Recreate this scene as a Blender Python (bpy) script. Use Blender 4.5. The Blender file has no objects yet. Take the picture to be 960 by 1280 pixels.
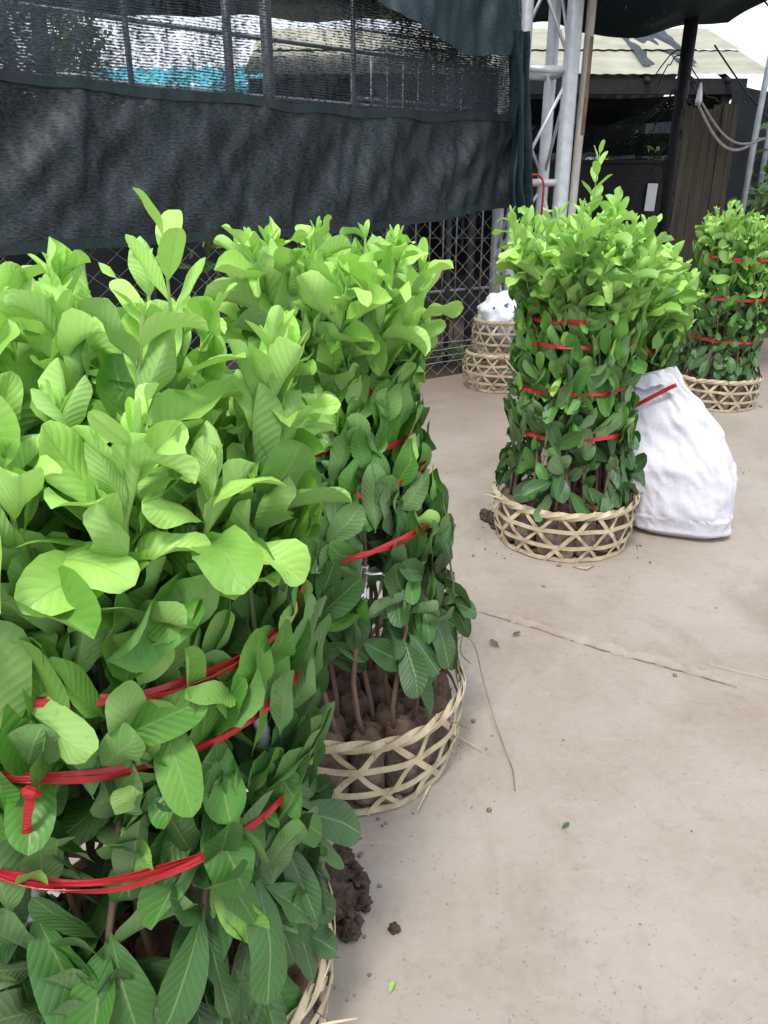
import bpy, bmesh, math, random
import numpy as np
from mathutils import Vector, Matrix, noise

R = math.radians
SC = bpy.context.scene
COL = SC.collection
random.seed(7)
RNG = np.random.default_rng(11)

# ------------------------------------------------------------------ camera
CAM_H = 1.3
cd = bpy.data.cameras.new('camera')
cam = bpy.data.objects.new('camera', cd)
COL.objects.link(cam)
cam.location = (0, 0, CAM_H)
cam.rotation_euler = (R(90 - 22), 0, 0)
cd.sensor_fit = 'VERTICAL'
cd.sensor_height = 36
cd.lens = 36 * 967 / 1280
cd.clip_start = 0.05
cd.clip_end = 2000
SC.camera = cam

# ------------------------------------------------------------------ world, sun, exposure
SUN_ELEV, SUN_AZ = 62, 200          # azimuth counted clockwise from +Y
w = bpy.data.worlds.new('World')
SC.world = w
w.use_nodes = True
nt = w.node_tree
nt.nodes.clear()
wo = nt.nodes.new('ShaderNodeOutputWorld')
bg = nt.nodes.new('ShaderNodeBackground')
sky = nt.nodes.new('ShaderNodeTexSky')
sky.sky_type = 'NISHITA'
sky.sun_disc = False
sky.sun_elevation = R(SUN_ELEV)
sky.sun_rotation = R(SUN_AZ)
sky.air_density = 1.0
sky.dust_density = 4.0
sky.ozone_density = 1.0
# an overcast veil: the blue of the sky mixed with even pale cloud
tcw = nt.nodes.new('ShaderNodeTexCoord')
nzw = nt.nodes.new('ShaderNodeTexNoise')
nzw.inputs['Scale'].default_value = 2.2
nzw.inputs['Detail'].default_value = 6
rpw = nt.nodes.new('ShaderNodeValToRGB')
rpw.color_ramp.elements[0].position = 0.3
rpw.color_ramp.elements[0].color = (0.55, 0.55, 0.55, 1)
rpw.color_ramp.elements[1].position = 0.6
rpw.color_ramp.elements[1].color = (0.92, 0.92, 0.92, 1)
mxw = nt.nodes.new('ShaderNodeMix')
mxw.data_type = 'RGBA'
mxw.inputs['B'].default_value = (10.2, 10.8, 11.8, 1)
nt.links.new(tcw.outputs['Generated'], nzw.inputs['Vector'])
nt.links.new(nzw.outputs['Fac'], rpw.inputs['Fac'])
nt.links.new(rpw.outputs['Color'], mxw.inputs['Factor'])
nt.links.new(sky.outputs['Color'], mxw.inputs['A'])
nt.links.new(mxw.outputs['Result'], bg.inputs['Color'])
bg.inputs['Strength'].default_value = 0.082
nt.links.new(bg.outputs['Background'], wo.inputs['Surface'])

sd = bpy.data.lights.new('sun', 'SUN')
sd.energy = 1.5
sd.angle = R(11)
sd.color = (1.0, 0.965, 0.90)
sun = bpy.data.objects.new('sun', sd)
COL.objects.link(sun)
_e, _a = R(SUN_ELEV), R(SUN_AZ)
_d = Vector((math.sin(_a) * math.cos(_e), math.cos(_a) * math.cos(_e), math.sin(_e)))
sun.rotation_euler = _d.to_track_quat('Z', 'Y').to_euler()
sun.location = (0, -5, 12)

SC.view_settings.view_transform = 'Standard'
SC.view_settings.look = 'None'
SC.view_settings.exposure = 0.84
SC.view_settings.gamma = 1
SC.view_settings.use_curve_mapping = False
SC.render.engine = 'CYCLES'
SC.cycles.max_bounces = 6
SC.cycles.transparent_max_bounces = 24
SC.cycles.diffuse_bounces = 3
SC.cycles.transmission_bounces = 4

# ------------------------------------------------------------------ helpers
def link(o, parent=None):
    COL.objects.link(o)
    if parent is not None:
        o.parent = parent
    return o

def tag(o, label=None, cat=None, group=None, kind=None):
    if label: o['label'] = label
    if cat: o['category'] = cat
    if group: o['group'] = group
    if kind: o['kind'] = kind
    return o

def empty(name, loc, rz=0):
    o = bpy.data.objects.new(name, None)
    o.empty_display_size = 0.1
    o.location = loc
    o.rotation_euler = (0, 0, rz)
    return link(o)

class MB:
    """collects shapes into one mesh"""
    def __init__(s):
        s.v, s.f, s.uv = [], [], {}
    def add(s, vs, fs):
        n = len(s.v)
        s.v.extend([tuple(x) for x in vs])
        s.f.extend([tuple(i + n for i in q) for q in fs])
    def box(s, c, d, rot=None, taper=0.0):
        hx, hy, hz = d[0] / 2, d[1] / 2, d[2] / 2
        vs = [Vector((x * hx, y * hy, z * hz)) for x in (-1, 1) for y in (-1, 1) for z in (-1, 1)]
        if rot is not None:
            vs = [rot @ v for v in vs]
        vs = [v + Vector(c) for v in vs]
        s.add(vs, [(0, 1, 3, 2), (4, 6, 7, 5), (0, 4, 5, 1), (2, 3, 7, 6), (0, 2, 6, 4), (1, 5, 7, 3)])
    def tube(s, pts, rad, n=8, cap=True):
        pts = [Vector(p) for p in pts]
        if not hasattr(rad, '__len__'):
            rad = [rad] * len(pts)
        vs, fs = [], []
        ref = None
        for i, p in enumerate(pts):
            a = pts[max(i - 1, 0)]
            b = pts[min(i + 1, len(pts) - 1)]
            t = (b - a)
            t = t.normalized() if t.length > 1e-9 else Vector((0, 0, 1))
            if ref is None:
                ref = Vector((1, 0, 0)) if abs(t.x) < 0.8 else Vector((0, 1, 0))
            u = (ref - t * ref.dot(t)).normalized()
            ref = u
            w_ = t.cross(u)
            for k in range(n):
                an = 2 * math.pi * k / n
                vs.append(p + (u * math.cos(an) + w_ * math.sin(an)) * rad[i])
        for i in range(len(pts) - 1):
            for k in range(n):
                k2 = (k + 1) % n
                fs.append((i * n + k, i * n + k2, (i + 1) * n + k2, (i + 1) * n + k))
        if cap:
            fs.append(tuple(range(n - 1, -1, -1)))
            fs.append(tuple((len(pts) - 1) * n + k for k in range(n)))
        s.add(vs, fs)
    def strip(s, pts, nrm, width, thick):
        """flat band along pts; nrm = outward normals"""
        pts = [Vector(p) for p in pts]
        vs, fs = [], []
        for i, p in enumerate(pts):
            t = (pts[min(i + 1, len(pts) - 1)] - pts[max(i - 1, 0)]).normalized()
            n = Vector(nrm[i]).normalized()
            sd_ = t.cross(n).normalized()
            wd = width[i] if hasattr(width, '__len__') else width
            for a, b in ((-1, 0), (1, 0), (1, 1), (-1, 1)):
                vs.append(p + sd_ * (a * wd / 2) + n * (b * thick))
        for i in range(len(pts) - 1):
            for k in range(4):
                k2 = (k + 1) % 4
                fs.append((i * 4 + k, i * 4 + k2, i * 4 + 4 + k2, i * 4 + 4 + k))
        m = (len(pts) - 1) * 4
        fs += [(3, 2, 1, 0), (m, m + 1, m + 2, m + 3)]
        s.add(vs, fs)
    def grid(s, fn, nu, nv, close_u=False):
        vs = [fn(i / (nu if close_u else nu - 1), j / (nv - 1)) for j in range(nv) for i in range(nu)]
        fs = []
        for j in range(nv - 1):
            for i in range(nu if close_u else nu - 1):
                i2 = (i + 1) % nu
                fs.append((j * nu + i, j * nu + i2, (j + 1) * nu + i2, (j + 1) * nu + i))
        s.add(vs, fs)
    def build(s, name, mat, parent=None, smooth=True):
        me = bpy.data.meshes.new(name)
        me.from_pydata(s.v, [], s.f)
        me.materials.append(mat)
        if smooth:
            me.polygons.foreach_set('use_smooth', [True] * len(me.polygons))
        me.update()
        return link(bpy.data.objects.new(name, me), parent)

def uvgrid(name, mat, fn, uvfn, nu, nv, parent=None):
    """a sheet with a UV map in metres"""
    vs = [tuple(fn(i / (nu - 1), j / (nv - 1))) for j in range(nv) for i in range(nu)]
    uvs = [uvfn(i / (nu - 1), j / (nv - 1)) for j in range(nv) for i in range(nu)]
    fs = [(j * nu + i, j * nu + i + 1, (j + 1) * nu + i + 1, (j + 1) * nu + i) for j in range(nv - 1) for i in range(nu - 1)]
    me = bpy.data.meshes.new(name)
    me.from_pydata(vs, [], fs)
    ul = me.uv_layers.new(name='UVMap')
    for lp in me.loops:
        ul.data[lp.index].uv = uvs[lp.vertex_index]
    me.polygons.foreach_set('use_smooth', [True] * len(me.polygons))
    me.materials.append(mat)
    me.update()
    return link(bpy.data.objects.new(name, me), parent)

# ------------------------------------------------------------------ materials
def new_mat(name):
    m = bpy.data.materials.new(name)
    m.use_nodes = True
    t = m.node_tree
    t.nodes.clear()
    out = t.nodes.new('ShaderNodeOutputMaterial')
    return m, t, out

class NT:
    def __init__(s, t): s.t = t
    def n(s, typ, **kw):
        nd = s.t.nodes.new(typ)
        for k, v in kw.items():
            setattr(nd, k, v)
        return nd
    def l(s, a, b): s.t.links.new(a, b)
    def val(s, sock, v):
        if isinstance(v, bpy.types.NodeSocket): s.l(v, sock)
        else: sock.default_value = v
    def math(s, op, a, b=0.0, c=None, clamp=False):
        nd = s.n('ShaderNodeMath', operation=op, use_clamp=clamp)
        s.val(nd.inputs[0], a); s.val(nd.inputs[1], b)
        if c is not None: s.val(nd.inputs[2], c)
        return nd.outputs[0]
    def noise(s, vec, scale, detail=4, rough=0.55, dist=0.0):
        nd = s.n('ShaderNodeTexNoise')
        if vec is not None: s.l(vec, nd.inputs['Vector'])
        nd.inputs['Scale'].default_value = scale
        nd.inputs['Detail'].default_value = detail
        nd.inputs['Roughness'].default_value = rough
        nd.inputs['Distortion'].default_value = dist
        return nd.outputs['Fac']
    def ramp(s, fac, stops):
        nd = s.n('ShaderNodeValToRGB')
        cr = nd.color_ramp
        while len(cr.elements) < len(stops): cr.elements.new(0.5)
        for e, (p, c) in zip(cr.elements, stops):
            e.position = p
            e.color = (c, c, c, 1) if not hasattr(c, '__len__') else (*c, 1)
        s.l(fac, nd.inputs['Fac'])
        return nd.outputs['Color']
    def mix(s, fac, a, b, blend='MIX'):
        nd = s.n('ShaderNodeMix', data_type='RGBA', blend_type=blend)
        s.val(nd.inputs['Factor'], fac)
        for k, v in (('A', a), ('B', b)):
            if isinstance(v, bpy.types.NodeSocket): s.l(v, nd.inputs[k])
            else: nd.inputs[k].default_value = (*v, 1)
        return nd.outputs['Result']
    def mapping(s, vec, scale=(1, 1, 1), rot=(0, 0, 0)):
        nd = s.n('ShaderNodeMapping')
        s.l(vec, nd.inputs['Vector'])
        nd.inputs['Scale'].default_value = scale
        nd.inputs['Rotation'].default_value = rot
        return nd.outputs['Vector']
    def bump(s, h, strength=0.3, dist=0.01):
        nd = s.n('ShaderNodeBump')
        nd.inputs['Strength'].default_value = strength
        nd.inputs['Distance'].default_value = dist
        s.l(h, nd.inputs['Height'])
        return nd.outputs['Normal']
    def bsdf(s, col, rough=0.6, spec=0.4, metal=0.0, normal=None):
        nd = s.n('ShaderNodeBsdfPrincipled')
        if isinstance(col, bpy.types.NodeSocket): s.l(col, nd.inputs['Base Color'])
        else: nd.inputs['Base Color'].default_value = (*col, 1)
        s.val(nd.inputs['Roughness'], rough)
        nd.inputs['Specular IOR Level'].default_value = spec
        nd.inputs['Metallic'].default_value = metal
        if normal is not None: s.l(normal, nd.inputs['Normal'])
        return nd
    def obj(s): return s.n('ShaderNodeTexCoord').outputs['Object']

def noisy(name, c1, c2, scale=8, rough=0.7, spec=0.3, metal=0.0, bump=0.3, bdist=0.004, stretch=(1, 1, 1), detail=6):
    m, t, out = new_mat(name)
    k = NT(t)
    v = k.mapping(k.obj(), stretch)
    f = k.noise(v, scale, detail, 0.6)
    col = k.mix(k.ramp(f, [(0.3, 0.0), (0.7, 1.0)]), c1, c2)
    b = k.bsdf(col, rough, spec, metal, k.bump(k.noise(v, scale * 3, 5, 0.6), bump, bdist))
    k.l(b.outputs[0], out.inputs['Surface'])
    return m

def leaf_material(name, young, mid, old, tr=0.24, nveins=11.0):
    m, t, out = new_mat(name)
    k = NT(t)
    at = k.n('ShaderNodeAttribute', attribute_name='leaf')
    sep = k.n('ShaderNodeSeparateXYZ')
    k.l(at.outputs['Vector'], sep.inputs[0])
    s_, t_, age = sep.outputs
    a = k.math('ABSOLUTE', s_)
    mid_line = k.math('SUBTRACT', 1.0, k.math('MULTIPLY', a, 13.0), clamp=True)
    vv = k.math('SUBTRACT', k.math('MULTIPLY', t_, nveins), k.math('MULTIPLY', k.math('POWER', a, 0.85), 2.6))
    tri = k.math('PINGPONG', vv, 0.5)
    vein = k.math('SUBTRACT', 1.0, k.math('MULTIPLY', tri, 9.0), clamp=True)
    quilt = k.math('POWER', k.math('MULTIPLY', tri, 2.0), 0.5)
    ob = k.obj()
    n1 = k.noise(ob, 26, 3, 0.55)
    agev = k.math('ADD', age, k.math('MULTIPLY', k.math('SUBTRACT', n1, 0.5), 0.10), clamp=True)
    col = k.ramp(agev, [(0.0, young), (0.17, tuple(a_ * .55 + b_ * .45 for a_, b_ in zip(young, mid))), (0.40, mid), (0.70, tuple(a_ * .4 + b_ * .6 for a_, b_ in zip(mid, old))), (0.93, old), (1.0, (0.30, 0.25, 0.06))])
    lighter = k.mix(0.55, col, (0.34, 0.44, 0.16))
    col2 = k.mix(k.math('MULTIPLY', vein, 0.22), col, lighter)
    col2 = k.mix(k.math('MULTIPLY', mid_line, 0.75), col2, lighter)
    # paler matt underside
    geo = k.n('ShaderNodeNewGeometry')
    under = k.mix(0.26, col2, (0.33, 0.46, 0.23))
    col3 = k.mix(geo.outputs['Backfacing'], col2, under)
    # small brown blemishes
    n2 = k.noise(ob, 95, 2, 0.5)
    bl = k.math('MULTIPLY', k.ramp(n2, [(0.66, 0.0), (0.72, 1.0)]), k.math('ADD', k.math('MULTIPLY', age, 0.6), 0.12))
    col3 = k.mix(bl, col3, (0.10, 0.075, 0.03))
    h = k.math('ADD', quilt, k.math('MULTIPLY', mid_line, -1.2))
    nm = k.bump(h, 0.28, 0.0022)
    rough = k.math('ADD', 0.40, k.math('MULTIPLY', geo.outputs['Backfacing'], 0.25))
    b = k.bsdf(col3, rough, 0.42, 0, nm)
    tl = k.n('ShaderNodeBsdfTranslucent')
    k.l(k.mix(0.5, col3, k.mix(1.0, col3, (1.15, 1.25, 0.35), 'MULTIPLY')), tl.inputs['Color'])
    k.l(nm, tl.inputs['Normal'])
    ms = k.n('ShaderNodeMixShader')
    k.val(ms.inputs[0], k.math('SUBTRACT', tr, k.math('MULTIPLY', agev, tr * 0.6)))
    k.l(b.outputs[0], ms.inputs[1]); k.l(tl.outputs[0], ms.inputs[2])
    k.l(ms.outputs[0], out.inputs['Surface'])
    return m

def net_material(name, dark, light, cover_lo, cover_hi, gscale=1.0, seed=0.0, grad=0.0):
    """knitted shade cloth: rows of dark yarn with open stitches; coverage drifts with stretch"""
    m, t, out = new_mat(name)
    k = NT(t)
    uv = k.n('ShaderNodeUVMap').outputs['UV']
    big = k.noise(k.mapping(uv, (1.6, 0.8, 1)), 1.6 * gscale, 4, 0.6, 0.6)
    fine = k.noise(k.mapping(uv, (40, 95, 1), (0, 0, 0.06)), 1.0, 2, 0.6)
    fine2 = k.noise(k.mapping(uv, (28, 9, 1), (0, 0, 0.2 + seed)), 1.0, 3, 0.6)
    wv = k.n('ShaderNodeTexWave', wave_type='BANDS', bands_direction='Y')
    k.l(uv, wv.inputs['Vector'])
    wv.inputs['Scale'].default_value = 22
    wv.inputs['Distortion'].default_value = 2.5
    wv.inputs['Detail'].default_value = 2
    wv.inputs['Detail Scale'].default_value = 3
    f = k.math('ADD', k.math('MULTIPLY', fine, 0.55), k.math('MULTIPLY', fine2, 0.30))
    f = k.math('ADD', f, k.math('MULTIPLY', wv.outputs['Fac'], 0.15))
    cov = k.ramp(big, [(0.3, cover_lo), (0.7, cover_hi)])
    if grad:
        su = k.n('ShaderNodeSeparateXYZ'); k.l(uv, su.inputs[0])
        gl_ = k.math('MULTIPLY', k.math('SUBTRACT', 3.35, su.outputs[0]), 2.5, clamp=True)
        gr_ = k.math('MULTIPLY', k.math('SUBTRACT', su.outputs[0], 4.3), 1.2, clamp=True)
        cov = k.math('ADD', cov, k.math('MULTIPLY', k.math('ADD', gl_, gr_), grad))
    # opaque where the stitch noise lies under the coverage
    d = k.math('SUBTRACT', k.math('ADD', k.math('MULTIPLY', cov, 0.62), 0.19), f)
    alpha = k.math('ADD', k.math('MULTIPLY', d, 5.0), 0.5, clamp=True)
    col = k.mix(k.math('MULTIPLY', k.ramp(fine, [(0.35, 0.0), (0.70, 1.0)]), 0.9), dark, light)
    b = k.bsdf(col, 0.55, 0.35, 0, k.bump(f, 0.3, 0.006))
    tp = k.n('ShaderNodeBsdfTransparent')
    ms = k.n('ShaderNodeMixShader')
    k.l(alpha, ms.inputs[0]); k.l(tp.outputs[0], ms.inputs[1]); k.l(b.outputs[0], ms.inputs[2])
    k.l(ms.outputs[0], out.inputs['Surface'])
    return m

def concrete_material():
    m, t, out = new_mat('yard_concrete')
    k = NT(t)
    ob = k.obj()
    big = k.noise(ob, 0.9, 5, 0.6, 0.4)
    mid_ = k.noise(ob, 3.2, 6, 0.62, 0.3)
    fine = k.noise(ob, 42, 6, 0.65)
    col = k.mix(k.ramp(big, [(0.34, 0.0), (0.64, 1.0)]), (0.265, 0.213, 0.168), (0.375, 0.328, 0.283))
    col = k.mix(k.math('MULTIPLY', k.ramp(mid_, [(0.40, 0.0), (0.66, 1.0)]), 0.6), col, (0.385, 0.338, 0.295))
    # damp brown mud streaks
    st = k.noise(k.mapping(ob, (1.5, 0.75, 1), (0, 0, 0.5)), 1.3, 6, 0.62, 0.8)
    col = k.mix(k.math('MULTIPLY', k.ramp(st, [(0.53, 0.0), (0.69, 1.0)]), 0.6), col, (0.20, 0.158, 0.12))
    # reddish soil swept up along the fence
    sp = k.n('ShaderNodeSeparateXYZ'); k.l(ob, sp.inputs[0])
    dist = k.math('SUBTRACT', k.math('SUBTRACT', sp.outputs[1], k.math('MULTIPLY', sp.outputs[0], 0.55)), 3.9)
    fm = k.math('ADD', k.math('MULTIPLY', dist, 0.75), k.math('MULTIPLY', k.math('SUBTRACT', mid_, 0.5), 1.4), clamp=True)
    col = k.mix(k.math('MULTIPLY', fm, 0.75), col, (0.15, 0.105, 0.075))
    # grit
    vo = k.n('ShaderNodeTexVoronoi'); vo.inputs['Scale'].default_value = 46
    k.l(ob, vo.inputs['Vector'])
    g = k.math('MULTIPLY', k.ramp(vo.outputs['Distance'], [(0.10, 1.0), (0.17, 0.0)]), k.ramp(k.noise(ob, 5, 4, 0.6), [(0.44, 0.0), (0.56, 1.0)]))
    vsep = k.n('ShaderNodeSeparateColor'); k.l(vo.outputs['Color'], vsep.inputs[0])
    g = k.math('MULTIPLY', g, k.ramp(vsep.outputs[0], [(0.45, 0.0), (0.6, 0.8)]))
    col = k.mix(g, col, k.mix(vsep.outputs[1], (0.12, 0.10, 0.085), (0.26, 0.24, 0.235)))
    col = k.mix(k.math('MULTIPLY', k.ramp(fine, [(0.35, 0.0), (0.7, 1.0)]), 0.20), col, (0.46, 0.42, 0.38))
    blot = k.noise(ob, 14, 5, 0.7, 0.5)
    col = k.mix(k.math('MULTIPLY', k.ramp(blot, [(0.56, 0.0), (0.70, 1.0)]), 0.35), col, (0.20, 0.17, 0.145))
    sc_ = k.noise(k.mapping(ob, (3, 34, 1), (0, 0, -0.6)), 1.0, 5, 0.7, 0.6)
    col = k.mix(k.math('MULTIPLY', k.ramp(sc_, [(0.58, 0.0), (0.74, 1.0)]), 0.22), col, (0.50, 0.46, 0.42))
    peb = k.n('ShaderNodeTexVoronoi'); peb.inputs['Scale'].default_value = 130
    k.l(ob, peb.inputs['Vector'])
    ps = k.n('ShaderNodeSeparateColor'); k.l(peb.outputs['Color'], ps.inputs[0])
    pg = k.math('MULTIPLY', k.ramp(peb.outputs['Distance'], [(0.2, 1.0), (0.34, 0.0)]), k.ramp(ps.outputs[0], [(0.80, 0.0), (0.84, 1.0)]))
    col = k.mix(k.math('MULTIPLY', pg, 0.55), col, k.mix(ps.outputs[1], (0.14, 0.115, 0.10), (0.34, 0.31, 0.29)))
    h = k.math('ADD', k.math('MULTIPLY', fine, 0.5), k.math('ADD', k.math('MULTIPLY', mid_, 1.5), k.math('MULTIPLY', g, 0.8)))
    rg = k.math('ADD', 0.55, k.math('MULTIPLY', mid_, 0.35))
    b = k.bsdf(col, rg, 0.3, 0, k.bump(h, 0.25, 0.008))
    k.l(b.outputs[0], out.inputs['Surface'])
    return m

def sack_material(name, col=(0.80, 0.79, 0.86), prints=None):
    m, t, out = new_mat(name)
    k = NT(t)
    ob = k.obj()
    wv = k.n('ShaderNodeTexWave', wave_type='BANDS', bands_direction='Z'); wv.inputs['Scale'].default_value = 60
    wh = k.n('ShaderNodeTexWave', wave_type='BANDS', bands_direction='X'); wh.inputs['Scale'].default_value = 60
    k.l(ob, wv.inputs['Vector']); k.l(ob, wh.inputs['Vector'])
    weave = k.math('MULTIPLY', wv.outputs['Fac'], wh.outputs['Fac'])
    crump = k.noise(k.mapping(ob, (1, 1, 0.7)), 9, 6, 0.62, 1.2)
    c = k.mix(k.math('MULTIPLY', k.ramp(k.noise(ob, 3.5, 6, 0.65), [(0.5, 0.0), (0.8, 1.0)]), 0.14), col, (0.55, 0.49, 0.44))
    if prints:
        pr = k.ramp(k.noise(ob, 17, 1, 0.4), [(0.66, 0.0), (0.68, 1.0)])
        c = k.mix(pr, c, prints)
    h = k.math('ADD', k.math('MULTIPLY', crump, 1.0), k.math('MULTIPLY', weave, 0.06))
    b = k.bsdf(c, 0.42, 0.4, 0, k.bump(h, 0.5, 0.02))
    tl = k.n('ShaderNodeBsdfTranslucent'); k.l(c, tl.inputs['Color'])
    ms = k.n('ShaderNodeMixShader'); ms.inputs[0].default_value = 0.12
    k.l(b.outputs[0], ms.inputs[1]); k.l(tl.outputs[0], ms.inputs[2])
    k.l(ms.outputs[0], out.inputs['Surface'])
    return m

def soil_material():
    m, t, out = new_mat('root_soil')
    k = NT(t)
    ob = k.obj()
    f = k.noise(ob, 38, 6, 0.65)
    big = k.noise(ob, 11, 4, 0.6)
    col = k.mix(k.ramp(big, [(0.35, 0.0), (0.65, 1.0)]), (0.15, 0.105, 0.08), (0.36, 0.30, 0.26))
    sz = k.n('ShaderNodeSeparateXYZ'); k.l(ob, sz.inputs[0])
    tp = k.math('MULTIPLY', k.math('SUBTRACT', sz.outputs[2], .13), 40.0, clamp=True)
    col = k.mix(k.math('MULTIPLY', tp, .6), col, (0.21, 0.115, 0.075))
    fib = k.noise(k.mapping(ob, (55, 55, 190), (0.3, 0.2, 0)), 1, 3, 0.6, 1.5)
    col = k.mix(k.math('MULTIPLY', k.ramp(fib, [(0.56, 0.0), (0.66, 1.0)]), 0.75), col, (0.27, 0.215, 0.17))
    b = k.bsdf(col, 0.9, 0.15, 0, k.bump(k.math('ADD', f, fib), 0.9, 0.008))
    k.l(b.outputs[0], out.inputs['Surface'])
    return m

def ribbon_material():
    m, t, out = new_mat('red_plastic')
    k = NT(t)
    ob = k.obj()
    f = k.noise(ob, 30, 5, 0.6)
    col = k.mix(f, (0.42, 0.012, 0.018), (0.62, 0.035, 0.045))
    b = k.bsdf(col, 0.28, 0.5, 0, k.bump(k.noise(k.mapping(ob, (10, 10, 260)), 1, 3, 0.6), 0.6, 0.003))
    tl = k.n('ShaderNodeBsdfTranslucent'); k.l(col, tl.inputs['Color'])
    ms = k.n('ShaderNodeMixShader'); ms.inputs[0].default_value = 0.25
    k.l(b.outputs[0], ms.inputs[1]); k.l(tl.outputs[0], ms.inputs[2])
    k.l(ms.outputs[0], out.inputs['Surface'])
    return m

def stem_material():
    m, t, out = new_mat('sapling_bark')
    k = NT(t)
    ob = k.obj()
    sp = k.n('ShaderNodeSeparateXYZ'); k.l(ob, sp.inputs[0])
    f = k.noise(k.mapping(ob, (60, 60, 14)), 1, 5, 0.6)
    brown = k.mix(f, (0.10, 0.055, 0.040), (0.26, 0.17, 0.125))
    hgt = k.math('ADD', k.math('MULTIPLY', k.math('SUBTRACT', sp.outputs[2], 0.62), 4.0), 0, clamp=True)
    col = k.mix(hgt, brown, (0.20, 0.30, 0.09))
    b = k.bsdf(col, 0.65, 0.3, 0, k.bump(f, 0.5, 0.003))
    k.l(b.outputs[0], out.inputs['Surface'])
    return m

M = {}
M['concrete'] = concrete_material()
M['earth'] = noisy('bare_earth', (0.045, 0.035, 0.026), (0.095, 0.075, 0.055), 3, 0.95, 0.1, bump=0.8, bdist=0.03)
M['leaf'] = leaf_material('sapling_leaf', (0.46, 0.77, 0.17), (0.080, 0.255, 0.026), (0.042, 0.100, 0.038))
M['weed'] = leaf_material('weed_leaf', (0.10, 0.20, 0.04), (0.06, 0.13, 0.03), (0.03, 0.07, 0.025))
M['bark'] = stem_material()
M['soil'] = soil_material()
M['clod'] = noisy('damp_clod', (0.040, 0.028, 0.021), (0.115, 0.085, 0.068), 45, 0.92, 0.15, 0, 0.9, 0.006)
M['joint_shade'] = noisy('brown_joint_shade', (0.13, 0.10, 0.078), (0.24, 0.195, 0.16), 60, 0.95, 0.1, 0, 0.5, 0.003)  # brown for the shade painted beside the mortar line
M['tape'] = noisy('white_tape', (0.62, 0.62, 0.64), (0.82, 0.82, 0.84), 30, 0.35, 0.5, bump=0.6, bdist=0.002)
M['red'] = ribbon_material()
M['cane'] = noisy('split_cane', (0.34, 0.26, 0.155), (0.66, 0.57, 0.40), 16, 0.55, 0.35, bump=0.35, bdist=0.0015)
M['cane_old'] = noisy('weathered_cane', (0.26, 0.20, 0.13), (0.52, 0.44, 0.31), 16, 0.6, 0.3, bump=0.35, bdist=0.0015)
M['sack'] = sack_material('woven_sack', (0.70, 0.69, 0.77))
M['bag'] = sack_material('printed_bag', (0.82, 0.84, 0.88), (0.05, 0.12, 0.42))
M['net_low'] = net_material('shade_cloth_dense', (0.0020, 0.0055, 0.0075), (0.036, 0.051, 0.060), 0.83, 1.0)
M['net_up'] = net_material('shade_cloth_open', (0.006, 0.012, 0.016), (0.045, 0.062, 0.075), 0.34, 0.66, 1.3, 0.3, 0.20)
M['net_teal'] = net_material('shade_cloth_teal', (0.005, 0.015, 0.021), (0.020, 0.046, 0.058), 0.90, 1.04, 1.0, 0.5)
M['net_back'] = net_material('shade_cloth_far', (0.005, 0.007, 0.009), (0.02, 0.026, 0.034), 0.84, 1.02, 0.8, 0.1)
M['hem'] = noisy('net_hem', (0.006, 0.016, 0.018), (0.016, 0.032, 0.035), 40, 0.6, 0.3, bump=0.4, bdist=0.002)
M['galv'] = noisy('galvanised_steel', (0.50, 0.53, 0.57), (0.68, 0.71, 0.75), 18, 0.42, 0.5, 0.35, 0.15, 0.001)
M['galv_dull'] = noisy('dull_steel', (0.22, 0.25, 0.28), (0.36, 0.39, 0.43), 12, 0.5, 0.5, 0.3, 0.15, 0.001)
M['dark_steel'] = noisy('dark_steel', (0.05, 0.055, 0.065), (0.10, 0.11, 0.13), 12, 0.5, 0.5, 0.3, 0.15, 0.001)
M['wire'] = noisy('fence_wire', (0.34, 0.34, 0.33), (0.50, 0.50, 0.49), 10, 0.5, 0.5, 0.3, 0.1, 0.001)
M['rust'] = noisy('pale_paint', (0.40, 0.37, 0.33), (0.60, 0.58, 0.54), 9, 0.7, 0.3, 0.0, 0.3, 0.002, (3, 3, 1))
M['rust_patch'] = noisy('rust', (0.12, 0.05, 0.03), (0.38, 0.27, 0.17), 12, 0.85, 0.2, 0.0, 0.5, 0.002, (3, 3, .6))
M['cream'] = noisy('cream_roof_sheet', (0.27, 0.265, 0.205), (0.40, 0.39, 0.31), 2.5, 0.7, 0.3, 0, 0.25, 0.01, (1, 1, 4))
M['wood'] = noisy('grey_planks', (0.035, 0.031, 0.022), (0.085, 0.076, 0.056), 5, 0.8, 0.2, 0, 0.5, 0.004, (9, 9, 0.5))
M['dark_wood'] = noisy('dark_timber', (0.020, 0.019, 0.018), (0.05, 0.046, 0.042), 6, 0.85, 0.2, 0, 0.5, 0.004)
M['teal_sheet'] = noisy('teal_sheet', (0.02, 0.26, 0.33), (0.03, 0.36, 0.43), 3, 0.5, 0.4, 0, 0.2, 0.01)
M['block'] = noisy('grey_block', (0.10, 0.10, 0.098), (0.17, 0.168, 0.16), 5, 0.9, 0.2, 0, 0.4, 0.006)
M['rope'] = noisy('grey_rope', (0.22, 0.21, 0.20), (0.40, 0.38, 0.36), 40, 0.8, 0.2, 0, 0.4, 0.002)
M['black'] = noisy('black_plastic', (0.006, 0.006, 0.007), (0.018, 0.018, 0.02), 20, 0.6, 0.3, 0, 0.3, 0.002)
M['white'] = noisy('white_card', (0.66, 0.68, 0.68), (0.78, 0.80, 0.80), 10, 0.6, 0.3, 0, 0.1, 0.001)
M['straw'] = noisy('dry_grass', (0.16, 0.14, 0.075), (0.30, 0.27, 0.16), 20, 0.8, 0.2)
M['dead'] = noisy('dead_leaf', (0.10, 0.06, 0.035), (0.20, 0.13, 0.08), 30, 0.8, 0.2)
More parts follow.
